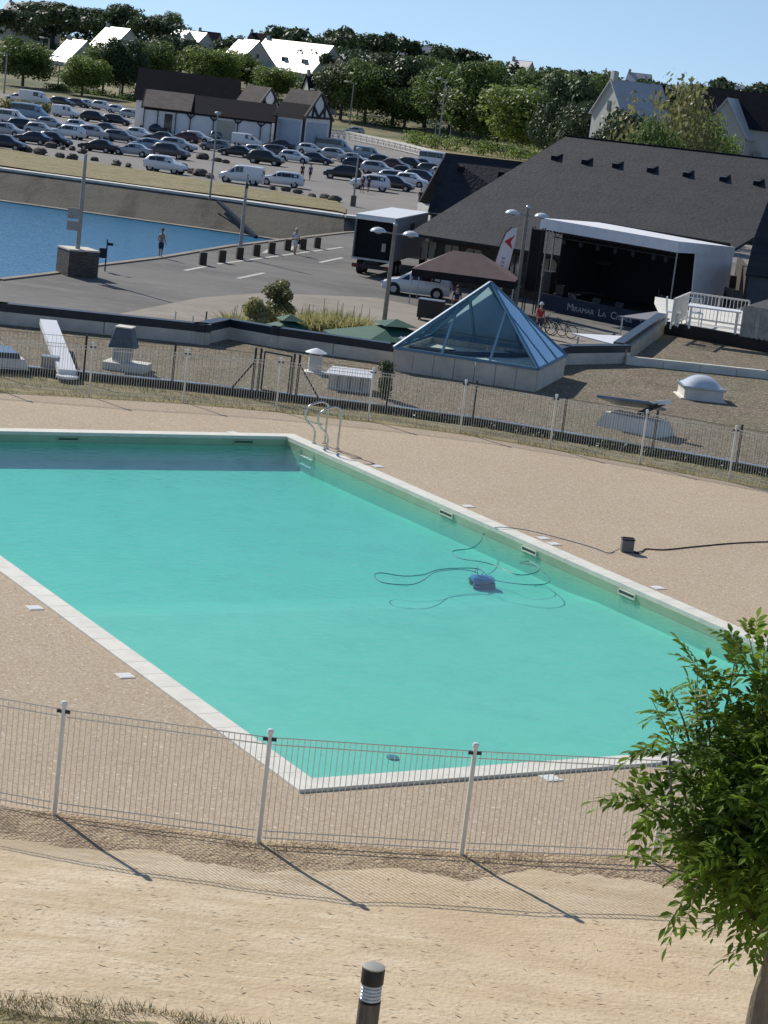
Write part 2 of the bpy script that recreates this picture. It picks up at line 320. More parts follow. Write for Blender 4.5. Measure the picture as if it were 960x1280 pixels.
# coping stones : individual stones in one mesh
n=int(PLN/.5)
for side in(0,1):
    for k in range(n):
        b0=k*PLN/n; b1=(k+1)*PLN/n
        a0=0 if side==0 else PWD-CW
        mb.box(PL(a0+CW/2,(b0+b1)/2,.0),(CW,b1-b0-.002,.07))
n=int((PWD-2*CW)/.5)
for side in(0,1):
    for k in range(n):
        a0=CW+k*(PWD-2*CW)/n; a1=CW+(k+1)*(PWD-2*CW)/n; b=CW/2 if side==0 else PLN-CW/2
        mb.box(PL((a0+a1)/2,b,.0),(a1-a0-.002,CW,.07))
mb.build('coping',COPE,pool,bevel=.005)
# lining: walls + floor (floor deepens to the far side)
x0,x1,y0,y1=CW+.02-PWD/2,PWD/2-CW-.02,CW+.02-PLN/2,PLN/2-CW-.02
def fz(yl): t=(yl-y0)/(y1-y0); return -.42-.05*min(1,max(0,(t-.42)/.04))-.05*max(0,t-.5)*2
mb=MB(); ys=[y0+(y1-y0)*i/24 for i in range(25)]
vs=[];fs=[]
for yv in ys: vs+=[(x0,yv,fz(yv)),(x1,yv,fz(yv))]
for i in range(24): fs.append((2*i,2*i+1,2*i+3,2*i+2))
mb.add(vs,fs)
vs=[];fs=[]
for yv in ys: vs+=[(x0,yv,fz(yv)),(x0,yv,WZ-.02),(x1,yv,fz(yv)),(x1,yv,WZ-.02)]
for i in range(24): a=4*i; fs+=[(a,a+1,a+5,a+4),(a+2,a+6,a+7,a+3)]
mb.add(vs,fs)
for yv in(y0,y1): mb.add([(x0,yv,fz(yv)),(x1,yv,fz(yv)),(x1,yv,WZ-.02),(x0,yv,WZ-.02)],[(0,1,2,3)])
mb.build('lining',POOLW,pool)
mb=MB(); o=.02
zt,zb=-.03,WZ-.022
mb.box((x0-.02,0,(zt+zb)/2),(.04,y1-y0+.08,zt-zb)); mb.box((x1+.02,0,(zt+zb)/2),(.04,y1-y0+.08,zt-zb))
mb.box((0,y0-.02,(zt+zb)/2-.001),(x1-x0,.04,zt-zb-.004)); mb.box((0,y1+.02,(zt+zb)/2-.001),(x1-x0,.04,zt-zb-.004))
mb.build('waterline_band',POOLB,pool)
# water body (closed)
mb=MB(); vs=[];fs=[]; e=.004
for yv in ys:
    yy=min(max(yv,y0+e),y1-e); vs+=[(x0+e,yy,fz(yv)+e),(x1-e,yy,fz(yv)+e),(x1-e,yy,WZ),(x0+e,yy,WZ)]
for i in range(24):
    a=4*i
    for k in range(4): fs.append((a+k,a+(k+1)%4,a+4+(k+1)%4,a+4+k))
fs.append((3,2,1,0)); a=96; fs.append((a,a+1,a+2,a+3)); mb.add(vs,fs)
wat=mb.build('water',PWAT,pool); wat.data.flip_normals()
# skimmers, set into the band along the right and the far side
SKD=mat('skimmer_shade',(.06,.10,.06),.6)  # dark green plates paint the shade inside the skimmer mouths
def skimmer(px,py,far=False):
    p=G(px,py,-.08); 
    d=(p-PA); b=d.dot(e2); a=d.dot(e1)
    fr=MB(); L=.42
    if not far:
        xx=x1-.012; yc=b-PLN/2
        for dz in(-.034,.034): fr.box((xx,yc,-.085+dz),(.02,L,.018))
        for dy in(-L/2,L/2): fr.box((xx,yc+dy,-.085),(.02,.018,.086))
        s=fr.build('skimmer',COPE,pool); MB().box((xx+.006,yc,-.085),(.008,L-.03,.05)).build('opening_shade',SKD,s)
    else:
        yy=y1-.012; xc=a-PWD/2
        for dz in(-.03,.03): fr.box((xc,yy,-.085+dz),(L,.02,.018))
        for dx in(-L/2,L/2): fr.box((xc+dx,yy,-.085),(.018,.02,.078))
        s=fr.build('skimmer',POOLB,pool); MB().box((xc,yy+.006,-.085),(L-.03,.008,.045)).build('opening_shade',SKD,s)
for p in((562,642),(663,688),(792,742)): skimmer(*p)
for p in((300,550),(85,548)): skimmer(*p,True)
# floor drain
dp=G(490,951,-.45); dl=Vector(((dp-PA).dot(e1)-PWD/2,(dp-PA).dot(e2)-PLN/2,fz(-8)+.012))
MB().lathe([(.075,0),(.075,.01),(.05,.014)],16,dl).build('floor_drain',ZINC,pool)
# ladder
lad=thing('pool_ladder','stainless steel pool ladder with two curved handrails on the far right corner','ladder',G(408,558,.035),TH)
for k,yo in enumerate((.27,-.27)):
    xb=.10
    pts=[(xb,yo,0),(xb,yo,.35),(xb,yo,.72),(xb-.04,yo,.80),(xb-.16,yo,.84),(xb-.34,yo,.80),(xb-.47,yo,.70),(xb-.50,yo,.56),(xb-.42,yo,.42),(xb-.30,yo,.32),(xb-.24,yo,.2),(xb-.24,yo,.03)]
    # smooth it
    sp=[]
    for i in range(len(pts)-1):
        p0=Vector(pts[max(i-1,0)]);p1=Vector(pts[i]);p2=Vector(pts[i+1]);p3=Vector(pts[min(i+2,len(pts)-1)])
        for j in range(4):
            t=j/4; sp.append(.5*((2*p1)+(p2-p0)*t+(2*p0-5*p1+4*p2-p3)*t*t+(3*p1-p0-3*p2+p3)*t**3))
    sp.append(Vector(pts[-1]))
    rl=MB().tube(sp,.022,10).build('handrail',STEEL,lad,smooth=60)
    fl=MB().lathe([(.05,0),(.05,.015),(.03,.025)],14,(xb,yo,0)).lathe([(.05,0),(.05,.015),(.03,.025)],14,(xb-.24,yo,0)).build('flange',STEEL,rl,smooth=40)
    MB().tube([(xb-.50,yo,-.12),(xb-.50,yo,-.62),(xb-.44,yo,-.70)],.022,8).build('lower_rail',STEEL,lad,smooth=60)
for i in range(3): MB().box((-.40,0,-.24-.16*i),(.09,.5,.025)).build('step',WHITE,lad,bevel=.005)
# deck plates (outlet lids)
pl0=None
plates=[((43,760),'white square lid in the deck beside the left coping, nearest the left edge'),((156,845),'white square lid in the deck beside the left coping, above the near fence'),((688,973),'white square lid in the deck between the near coping and the fence'),((822,735),'white square lid beside the right coping, closest to the leafy tree'),((585,633),'white square lid beside the right coping, above the floating cable'),((472,583),'white square lid beside the right coping, closest to the ladder'),((291,541),'white square lid at the far coping, left of the ladder'),((679,673),'white square lid beside the right coping, left one of a close pair'),((692,680),'white square lid beside the right coping, right one of a close pair')]
for (p,lb) in plates:
    q=G(*p); th=thing('deck_lid',lb,'access lid',(q.x,q.y,0),TH,'white lids set in the pool deck')
    MB().box((0,0,.004),(.2,.2,.012)).build('frame',COPE,th); MB().box((0,0,.009),(.15,.15,.008)).build('cover',WHITE,th)
# robot, control box, cables
rb=G(602,735,-.48)
rl_=Vector(((rb-PA).dot(e1)-PWD/2,(rb-PA).dot(e2)-PLN/2)); rb.z=fz(rl_.y)+.0
rob=thing('pool_robot','blue pool cleaning robot on the pool floor with its cable rising','pool robot',rb,.2)
BLUEP=mat('robot_blue',(.02,.16,.42),.4); 
MB().box((0,0,.14),(.36,.24,.08)).box((0,0,.17),(.20,.15,.05)).build('body',BLUEP,rob,bevel=.03)
for yy in(-.15,.15): MB().tube([(-.17,yy,.065),(.17,yy,.065)],.06,12).build('brush',BLACK,rob)
MB().tube([(-.12,-.1,.22),(-.12,0,.32),(-.12,.1,.22)],.014,6).build('handle',WHITE,rob)
bxp=G(783,690); bx=thing('control_box','small grey power box of the pool robot standing on the deck with cables','power box',bxp,.1)
MB().box((0,0,.11),(.21,.15,.2)).build('case',mat('grey_case',(.16,.16,.16),.5,var=.1),bx,bevel=.015)
MB().box((0,0,.225),(.22,.16,.02)).build('top_rim',BLACK,bx)
MB().tube([(-.09,0,.2),(-.09,0,.25),(.09,0,.25),(.09,0,.2)],.01,6).build('handle',BLACK,bx)
MB().tube([(.11,-.05,.03),(.16,-.07,.02),(.2,-.05,.02)],.02,6).build('plug',BLACK,bx)
def spline(P,k=6):
    out=[]
    for i in range(len(P)-1):
        p0=P[max(i-1,0)];p1=P[i];p2=P[i+1];p3=P[min(i+2,len(P)-1)]
        for j in range(k):
            t=j/k; out.append(.5*((2*p1)+(p2-p0)*t+(2*p0-5*p1+4*p2-p3)*t*t+(3*p1-p0-3*p2+p3)*t**3))
    out.append(P[-1]); return out
deckpts=[G(774,686,.08),G(768,689,.012),G(760,691,.012),G(740,684,.012),G(705,674,.012),G(665,664,.045),G(640,660,.05),G(622,659,.06)]
watpts=[G(612,662,-.06),G(604,668,WZ+.005),G(601,676,WZ+.005),G(590,685,WZ+.005),G(566,689,WZ+.005)]
hose=[G(566,689,WZ+.004),G(575,698,WZ-.02),G(600,702,WZ),G(620,707,WZ),G(645,718,WZ+.002),G(665,717,WZ+.002),G(674,711,WZ+.002),G(662,702,WZ-.02),G(650,704,WZ-.03)]
hose2=[G(650,704,WZ-.03),G(670,708,WZ-.03),G(686,722,WZ),G(684,729,WZ+.002),G(665,731,WZ+.002),G(640,729,WZ-.01),G(615,724,WZ-.03),G(600,712,WZ),G(580,710,WZ+.003),G(548,712,WZ+.003),G(530,718,WZ+.003),G(505,720,WZ+.003),G(476,716,WZ+.003),G(468,720,WZ),G(478,728,WZ+.003),G(510,731,WZ+.003),G(528,726,WZ),G(545,715,WZ-.02),G(575,712,WZ-.03),G(596,716,WZ-.06),G(597,724,WZ-.2),Vector((rb.x,rb.y,rb.z+.25))]
tag(MB().tube(spline(deckpts+watpts+hose[1:]+hose2[1:],5),.007,5).build('robot_cable',mat('blue_cable',(.04,.14,.2),.5),smooth=60),'thin blue cable running off the coping and floating in loops on the pool','cable')
tag(MB().tube(spline([G(796,690,.03),G(803,689,.012),G(808,686,.012),G(830,687,.012),G(870,683,.012),G(915,679,.012),G(960,677,.012),G(1040,676,.012)],5),.011,5).build('power_cable',BLACK,smooth=60),'thin black cable running over the deck to the right of the power box','cable')
# ================================================================== NEAR GROUND
bl=[G(-60,1008),G(68,1016),G(323,1051),G(577,1066),G(830,1070),G(1010,1062)]
def strip(name,a,b,za,zb,m):
    mb=MB(); n=len(a); mb.add([(p[0],p[1],za) for p in a]+[(p[0],p[1],zb) for p in b],[(i,i+1,n+i+1,n+i) for i in range(n-1)])
    o=struct(name,mb,m)
    for p in o.data.polygons:
        if p.normal.z<0: p.flip()
    return o
soil_near=[G(-60,1075),G(60,1080),G(300,1105),G(560,1128),G(800,1135),G(1010,1130)]
# path
mb=MB(); nx,ny=280,150
vs=[];fs=[]
for j in range(ny+1):
    for i in range(nx+1):
        x=-14+28*i/nx; y=6+15.4*j/ny; z=-.04+.02*noise.noise(Vector((x*.7,y*.7,0)))+.007*noise.noise(Vector((x*3,y*5,1)))+.004*noise.noise(Vector((x*9,y*14,2)))
        vs.append((x,y,z))
for j in range(ny):
    for i in range(nx): a=j*(nx+1)+i; fs.append((a,a+1,a+nx+2,a+nx+1))
mb.add(vs,fs); struct('path',mb,SAND,smooth=60)
# soil strip with a ragged lower edge
def subd(pts,k):
    out=[]
    for a,b in zip(pts,pts[1:]):
        for j in range(k): out.append(lerp(a,b,j/k))
    out.append(Vector(pts[-1])); return out
up_=subd(bl,14); lo_=[p+Vector((0,-.06-.10*abs(noise.noise(Vector((p.x*2,0,3))))-1.1-.6*noise.noise(Vector((p.x*1.3,2,0))),0)) for p in up_]
strip('soil_strip',[p+Vector((0,.02,0)) for p in up_],lo_,.006,-.085,SOIL)
# dry grass at the bottom left
ge=[G(-80,1232),G(0,1241),G(60,1246),G(130,1252),G(200,1262),G(260,1272),G(330,1282),G(420,1300)]
gs=subd(ge,8); gs=[p+Vector((0,.07*noise.noise(p*5),0)) for p in gs]
strip('verge',gs,[p+Vector((0,-4,0)) for p in gs],-.05,.10,DRYG)
mb=MB(); gr=random.Random(3)
for i in range(5200):
    t=gr.random()*(len(gs)-1); k=int(t); b0=lerp(gs[k],gs[k+1],t-k); q=b0+Vector((0,.05-gr.random()**1.3*1.0,0))
    if noise.noise(q*3)<-.15: continue
    a=gr.random()*6.28; h=.02+.05*gr.random(); d=Vector((math.cos(a),math.sin(a),0)); l=d*h*(.6+gr.random()); s=Vector((-d.y,d.x,0))*.004; q.z=-.03
    mb.add([q-s,q+s,q+l+Vector((0,0,h))],[(0,1,2)],0 if gr.random()<.6 else 1)
for i in range(1500):   # scattered along the fence foot
    t=gr.random()*(len(up_)-1); k=int(t); b0=lerp(up_[k],up_[k+1],t-k); q=b0+Vector((0,-gr.random()*.25,0)); q.z=-.01
    if noise.noise(q*1.5)<0: continue
    a=gr.random()*6.28; h=.02+.04*gr.random(); d=Vector((math.cos(a),math.sin(a),0)); s=Vector((-d.y,d.x,0))*.005
    mb.add([q-s,q+s,q+d*h+Vector((0,0,h))],[(0,1,2)],0)
STRAW=leaf_mat('straw',(.30,.23,.11),(.45,.36,.2),8,.2); GR2=leaf_mat('weed_green',(.09,.12,.03),(.2,.22,.08),8,.3)
tag(mb.build('dry_grass_blades',[STRAW,GR2]),'short dry grass and weeds along the lower left edge','grass',kind='stuff')
# litter: straw chips on the sandy path and crumbs on soil
mb=MB()
for i in range(900):
    px=gr.uniform(-20,980); py=gr.uniform(1085,1285); q=G(px,py,-.012); a=gr.gauss(0,.5); l=.012+.03*gr.random()**2; d=Vector((math.cos(a),math.sin(a),0))*l; s=Vector((-d.y,d.x,0))*.22
    mb.add([q-d,q+s,q+d+Vector((0,0,.005)),q-s],[(0,1,2,3)],0 if gr.random()<.6 else 1)
tag(mb.build('straw_litter',[mat('straw_chip',(.62,.5,.33),.8),mat('twig_chip',(.36,.25,.15),.9)]),'straw and twig crumbs scattered on the sandy ground','litter',kind='stuff')
# ================================================================== POOL FENCES
def pool_fence(name,label,bases,H=1.06,pitch=.054,bar=.0056,posts=None,post_r=.023):
    f=thing(name,label,'fence',bases[0])
    o=Vector(bases[0])
    for i,p in enumerate(bases):
        q=Vector(p)-o
        a=facing(bases[max(i-1,0)],bases[min(i+1,len(bases)-1)])
        ps=MB().lathe([(post_r,-.05),(post_r,1.10),(post_r*.9,1.105)],14,q).build('post',FWHITE,f,smooth=40)
        MB().lathe([(post_r*1.35,1.10),(post_r*1.4,1.125),(post_r*1.0,1.145),(.008,1.15)],14,q).build('cap',WHITE,ps,smooth=40)
        dx=Vector((math.cos(a),math.sin(a),0))
        for cz_ in(1.045,): MB().bar(q+dx*-.065+Vector((0,0,cz_)),q+dx*.065+Vector((0,0,cz_)),.03,.033).build('clamp',DARKM,ps)
    for a,b in zip(bases,bases[1:]):
        a=Vector(a)-o;b=Vector(b)-o; d=b-a; L=d.length; u=d/L; mb=MB(); a2=a+u*.035; b2=b-u*.035; nrm=Vector((-u.y,u.x,0))
        for z in(H,H-.07,.05,.12): mb.tube([a2+Vector((0,0,z)),b2+Vector((0,0,z))],bar*1.15,5)
        n=int((L-.07)/pitch)
        for k in range(n):
            p=lerp(a2,b2,(k+.5)/n); mb.tube([p+Vector((0,0,.02)),p+Vector((0,0,H))],bar*.75,4,cap=False)
        mb.build('wire_panel',FWHITE,f)
    return f
# near fence: continue the curve on both sides
nb=[G(68,1018),G(323,1053),G(577,1068)]
nb=[Vector((-4.78,20.05,0))]+nb+[Vector((3.08,20.36,0)),Vector((4.95,21.05,0)),Vector((6.75,21.9,0))]
pool_fence('near_pool_fence','cream welded wire pool fence crossing the foreground in front of the pool',nb)
fb=[Vector((-10.3,43.6,0)),Vector((-8.42,44.3,0))]+[G(*p) for p in((111,495),(229,502.5),(345,512.5),(460,525),(575,540),(687.5,559),(800,579),(911,600))]+[Vector((8.72,42.8,0)),Vector((10.4,41.7,0))]
pool_fence('far_pool_fence','cream welded wire pool fence behind the pool beside the gravel roof',fb,bar=.006)
# ================================================================== GRASS STRIP + KERB + GRAVEL ROOF
kp=[(-60,449),(0,455),(113,466),(233,478),(320,488),(460,504),(600,523),(720,543),(850,565),(960,585),(1060,604)]
kerb=[G(x,y,.05) for x,y in kp]
fl=[(-60,488),(0,490.5),(111,498),(229,505),(345,515.5),(460,528),(575,543),(687.5,562),(800,582),(911,603),(1060,632)]
fl=[G(x,y,0) for x,y in fl]
strip('grass_strip',[Vector((p.x,p.y,0)) for p in fl],[Vector((p.x,p.y,0)) for p in kerb],-.004,-.13,DRYG)
mb=MB()
for i in range(9000):
    t=gr.random()*(len(fl)-1); k=int(t); s=gr.random(); q=lerp(lerp(fl[k],fl[k+1],t-k),lerp(kerb[k],kerb[k+1],t-k),s); q.z=-.004-.126*s-.01
    if noise.noise(q*1.1)<-.1: continue
    a=gr.random()*6.28; h=.03+.09*gr.random(); d=Vector((math.cos(a),math.sin(a),0)); w_=Vector((-d.y,d.x,0))*.008
    mb.add([q-w_,q+w_,q+d*h*.6+Vector((0,0,h))],[(0,1,2)],0 if noise.noise(q*.6)<.1 else 1)
tag(mb.build('strip_grass_blades',[STRAW,GR2]),'dry grass and green weeds growing between the far fence and the gravel roof','grass',kind='stuff')
# building under the gravel roof
PB=[(-60,398),(0,405),(255,431),(285,424),(340,434),(490,455.5),(560,464),(640,466),(690,463),(710,456)]
bld=thing('flat_roofed_building','low building with a wide gravel covered flat roof beyond the pool fence','building',(0,52,QZ))
B0=Vector((0,52,QZ))
back=[G(x,y,0) for x,y in PB]+[G(782,454.5,0)]
# recess: wall runs back from (782,454) to (834,411)
rec=[G(834,414,0)]; rightback=[G(960,441,0),G(1100,463,0)]
roofpoly=[Vector((p.x,p.y,0)) for p in kerb]+[Vector((14,52,0))]+list(reversed([Vector((p.x,p.y,0)) for p in back+rec+rightback]))
def loc(ps,o=B0): return [Vector(p)-o for p in ps]
mb=MB(); pr=loc(roofpoly); 
from mathutils.geometry import tessellate_polygon
tri=tessellate_polygon([[Vector((p.x,p.y,0)) for p in pr]]); mb.add([(p.x,p.y,-QZ) for p in pr],[tuple(t) for t in tri])
gro=mb.build('gravel_roof',GRAV,bld)
for p in gro.data.polygons:
    if p.normal.z<0: p.flip()
mb=MB()
for a,b in zip(kerb,kerb[1:]):
    a=Vector((a.x,a.y,-.12));b=Vector((b.x,b.y,-.12)); mb.bar(a-B0+Vector((0,.06,0)),b-B0+Vector((0,.06,0)),.12,.30)
mb.build('front_kerb',DARKM,bld)  # near-black colour puts the shade into the kerb's front face
mb=MB()
for a,b in zip(kerb,kerb[1:]): mb.bar(a-B0+Vector((0,.055,0)),b-B0+Vector((0,.055,0)),.17,.02)
mb.build('kerb_flashing',ZINC,bld)
# parapet: concrete panels with dark metal cap band
def wallrun(pts,h,t,z0=0,panel=2.2):
    mb=MB()
    for wi,(a,b) in enumerate(zip(pts,pts[1:])):
        a=Vector((a.x,a.y,z0));b=Vector((b.x,b.y,z0)); u=(b-a).normalized(); b=b+u*(.14+.003*wi); a=a-u*(.1+.003*wi); L=(b-a).length; n=max(1,round(L/panel))
        nr=Vector((-u.y,u.x,0)); 
        if nr.y<0 and abs(nr.y)>.2: nr=-nr
        elif abs(nr.y)<=.2 and nr.x<0: nr=-nr
        mb.bar(a-B0+nr*t*.6+Vector((0,0,h*.49)),b-B0+nr*t*.6+Vector((0,0,h*.49)),t*.6,h*.97)
        for k in range(n):
            p=lerp(a,b,k/n)+u*.012;q=lerp(a,b,(k+1)/n)-u*.012; mb.bar(p-B0+nr*t/2+Vector((0,0,h/2)),q-B0+nr*t/2+Vector((0,0,h/2)),t,h)
    return mb
pw=[Vector((p.x,p.y,0)) for p in back]
wallrun(pw,.32,.2).build('parapet_wall',CONC,bld)
wallrun(pw,.21,.34,.32,50).build('parapet_cap',DARKM,bld)
wallrun(pw,4.6,.2,-4.62,50).build('outer_wall',CONC,bld)
lw=[back[-1],rec[0]]
wallrun(lw,.42,.22).build('parapet_wall',mat('warm_concrete',(.42,.38,.29),.85,var=.12,scale=1),bld)
wallrun([lw[0]+Vector((-.1,.25,0)),lw[1]+Vector((-.1,.1,0))],.14,.3,.42,50).build('parapet_cap',DARKM,bld)
# low white kerb between the two gravel fields
lk=[G(786,456,0),G(960,474,0),G(1100,489,0)]
wallrun(lk,.24,.16,0,1.25).build('dividing_kerb',CONCL,bld)
# terrace at the right
tb=[G(832,418,0),G(960,441,0),G(1100,463,0)]
wallrun(tb,.42,.2,0,60).build('terrace_wall',BLACK,bld)
t0=[Vector((p.x,p.y,.42)) for p in tb]
mb=MB(); mb.slab([t0[0]-B0,t0[2]-B0,t0[2]+Vector((0,9,0))-B0,t0[0]+Vector((0.5,9,0))-B0],.25); mb.build('terrace_floor',CONCL,bld)
# second dark fence with gate
df=[(-8,461),(104,471),(215,479.5),(290,486),(318,491),(366,499),(399,501),(482,513),(590,528),(702,547),(815,566),(920,585),(1030,606)]
dff=[G(x,y,.03) for x,y in df]; dff=[Vector((p.x,p.y,.0)) for p in dff]
fe=thing('roof_edge_fence','thin dark metal fence with a gate along the kerb of the gravel roof','fence',dff[0]); o=dff[0]
for i in(0,1,2,7,8,9,10,11,12):
    MB().box(dff[i]-o+Vector((0,0,.48)),(.045,.045,.98)).build('post',DARKM,fe)
for i in(4,5):
    for s in(-.06,.06): MB().box(dff[i]-o+Vector((s,0,.50)),(.05,.05,1.1)).build('gate_post',DARKM,fe)
MB().bar(dff[4]-o+Vector((-.05,0,.75)),dff[3]-o+Vector((0,0,.05)),.03).build('brace',DARKM,fe)
MB().bar(dff[5]-o+Vector((.05,0,.85)),dff[6]-o+Vector((0,0,.05)),.03).build('brace',DARKM,fe)
g0=dff[4]-o+Vector((.14,0,0)); g1=dff[5]-o+Vector((-.12,0,0)); mb=MB()
for a,b in(((g0,.12),(g0,.98)),((g1,.12),(g1,.98)),((g0,.98),(g1,.98)),((g0,.12),(g1,.12))): mb.bar(a[0]+Vector((0,0,a[1])),b[0]+Vector((0,0,b[1])),.035)
gt=mb.build('gate',DARKM,fe)
WIRE=mat('dark_wire',(.05,.055,.06),.5,metal=.5)
for a,b in((0,1),(1,2),(2,3),(3,4),(6,7),(7,8),(8,9),(9,10),(10,11),(11,12)):
    mb=MB(); A=dff[a]-o;B=dff[b]-o; L=(B-A).length
    for z in(.08,.9): mb.bar(A+Vector((0,0,z)),B+Vector((0,0,z)),.008)
    n=int(L/.09)
    for k in range(1,n): p=lerp(A,B,k/n); mb.bar(p+Vector((0,0,.08)),p+Vector((0,0,.9)),.0035)
    mb.build('mesh_panel',WIRE,fe)
# ---- things on the roof
# glass pyramid
pA=G(489,462.5);pB=G(669,490);pC=G(704,471); pD=pA+pC-pB; ctr=(pA+pC)/2
py=thing('pyramid_skylight','glass pyramid skylight with blue frames on a pale concrete base','skylight',ctr)
cs=[Vector((p.x-ctr.x,p.y-ctr.y,0)) for p in(pA,pB,pC,pD)]; hb=.56
mb=MB()
for i in range(4):
    a=cs[i];b=cs[(i+1)%4]; n=7 if i%2==0 else 4; inn=lambda v:v*.93
    for k in range(n):
        p=lerp(a,b,k/n);q=lerp(a,b,(k+1)/n); u=(q-p).normalized()*.008; p=p+u;q=q-u
        mb.add([p,q,q*.94,p*.94,p+Vector((0,0,hb)),q+Vector((0,0,hb)),q*.94+Vector((0,0,hb)),p*.94+Vector((0,0,hb))],[(0,1,5,4),(1,2,6,5),(2,3,7,6),(3,0,4,7),(4,5,6,7),(3,2,1,0)])
mb.build('base_wall',CONC,py)
tc_=[c*1.0+Vector((0,0,hb+.02)) for c in cs]; apx=AT(614,353,ctr.y)-ctr; apx=Vector((0,0,apx.z))
MB().slab([c*.93+Vector((0,0,.40)) for c in cs],.3).build('floor',CONCL,py)
mb=MB()
for i in range(4): mb.bar(tc_[i],tc_[(i+1)%4],.07,.07)
for i in range(4): mb.bar(tc_[i],apx,.075,.075)
mb.build('frame',BLUEF,py)
for i in range(4):
    a=tc_[i];b=tc_[(i+1)%4]
    for t in(.333,.667):
        p=lerp(a,b,t); q=lerp(lerp(a,b,t),apx,1-abs(0)) if False else None
        # rafters run up parallel to the fall line until they meet a hip
        m=(a+b)/2; fall=apx-m
        k=t*2 if t<.5 else (1-t)*2
        q=p+fall*k
        MB().bar(p,q,.06,.06).build('rafter',BLUEF,py)
for i in range(4):
    a=tc_[i]+Vector((0,0,.03));b=tc_[(i+1)%4]+Vector((0,0,.03)); c=apx+Vector((0,0,.03))
    MB().add([a*.995,b*.995,c],[(0,1,2)]).build('glass_pane',GLASS,py)
# things seen through it: dark parapet line etc. are real
# dome skylight
dA=G(850,498);dB=G(904,504)
dm=thing('dome_skylight','white domed skylight on a low square base at the right of the gravel roof','skylight',(dA+dB)/2+Vector((0,.45,0)),facing(dA,dB)); W=(dB-dA).length/2
MB().box((0,0,.02),(2*W*1.06,2*W*1.0,.04)).box((0,0,.16),(2*W*.9,2*W*.88,.28)).build('kerb',CONCL,dm,bevel=.01)
MB().box((0,0,.32),(2*W*.98,2*W*.95,.06)).build('rim',ZINC,dm,bevel=.01)
mb=MB(); vs=[];fs=[]; N=12
for j in range(N+1):
    for i in range(N+1):
        u=i/N*2-1;v=j/N*2-1; vs.append((u*W*.9,v*W*.87,.35+.27*(1-abs(u)**2.4)*(1-abs(v)**2.4)))
for j in range(N):
    for i in range(N): a=j*(N+1)+i; fs.append((a,a+1,a+N+2,a+N+1))
mb.add(vs,fs).build('dome',mat('acrylic',(.6,.63,.66),.12,spec=.8),dm,smooth=70)
# open smoke hatch
hA=G(750,533);hB=G(838,552)
ht=thing('open_roof_hatch','open roof hatch with its grey lid raised on a sloped metal upstand','roof hatch',(hA+hB)/2+Vector((0,.5,0)),facing(hA,hB)); W=(hB-hA).length/2
mb=MB(); 
def frus(mb,x0,x1,y0,y1,z0,z1,ix,iy):
    mb.add([(x0,y0,z0),(x1,y0,z0),(x1,y1,z0),(x0,y1,z0),(x0+ix,y0+iy,z1),(x1-ix,y0+iy,z1),(x1-ix,y1-iy,z1),(x0+ix,y1-iy,z1)],[(3,2,1,0),(4,5,6,7),(0,1,5,4),(1,2,6,5),(2,3,7,6),(3,0,4,7)])
frus(mb,-W*.85,W*.9,-.4,.5,0,.34,.14,.1); mb.build('upstand',CONCL,ht)
MB().box((-.2,.12,.60),(1.35,.95,.06),rx=R(-14),ry=R(-4)).build('lid',mat('lid_blue_grey',(.16,.2,.26),.35,metal=.3,var=.1),ht,bevel=.01)
MB().bar((.1,0,.42),(.62,.1,.74),.22,.1).build('actuator',DARKM,ht); MB().bar((.45,.1,.72),(.75,.1,.80),.25,.1).build('windshield_cap',WHITE,ht)
# beam
bA=G(60,403,.55);bB=G(84,466,.10); bm=thing('metal_duct','long white metal beam lying from the parapet down to the kerb of the gravel roof','metal duct',Vector((bB.x,bB.y,0)))
o=Vector((bB.x,bB.y,0)); d=(bA-bB); mbx=MB().bar(bB-o,bA-o,.40,.14); mbx.build('cover',WHITE,bm)
MB().bar(bB-o+Vector((-.02,0,-.13)),bA-o+Vector((-.02,0,-.13)),.3,.16).build('duct',ZINC,bm)
MB().lathe([(.25,0),(.25,.05),(.1,.07)],14,(.02,-.05,-.0)).build('foot_plate',WHITE,bm)
q=G(59,463); sb=thing('junction_box','small grey metal box on the gravel roof beside the long white duct','metal box',q)
MB().box((0,.2,.14),(.34,.3,.28)).build('case',GALV,sb,bevel=.01); MB().box((0,.2,.29),(.38,.34,.03)).build('lid',ZINC,sb)
# left skylight box
q=G(2,461); sk=thing('flat_rooflight','low rooflight box with dark glass at the left edge of the gravel roof','skylight',q,facing(G(0,459),G(33,461)))
mb=MB(); frus(mb,-1.3,.62,0,1.5,0,.22,.1,.1); mb.build('upstand',CONCL,sk); 
mb=MB(); frus(mb,-1.2,.44,.13,1.3,.22,.34,.05,.05); mb.build('glazing',mat('blue_glass',(.02,.035,.06),.1,spec=.8),sk)
# cowl vent
q=G(146,464); cv=thing('cowl_vent','dark metal ventilation cowl on a concrete plinth on the gravel roof','roof vent',q,-.12)
MB().box((.12,.42,.09),(1.0,.8,.18)).build('plinth',CONCL,cv,bevel=.015)
mb=MB(); mb.lathe([(.24,.18),(.24,.55)],18,(0,.4,0)); mb.build('duct',ZINC,cv,smooth=40)
mb=MB(); frus(mb,-.30,.30,.10,.72,.50,.98,.12,.12); mb.build('cowl',mat('cowl_grey',(.10,.115,.135),.5,metal=.3,var=.15),cv,bevel=.03)
MB().box((0,.41,.985),(.40,.42,.03)).build('cap',CONCL,cv,bevel=.01)
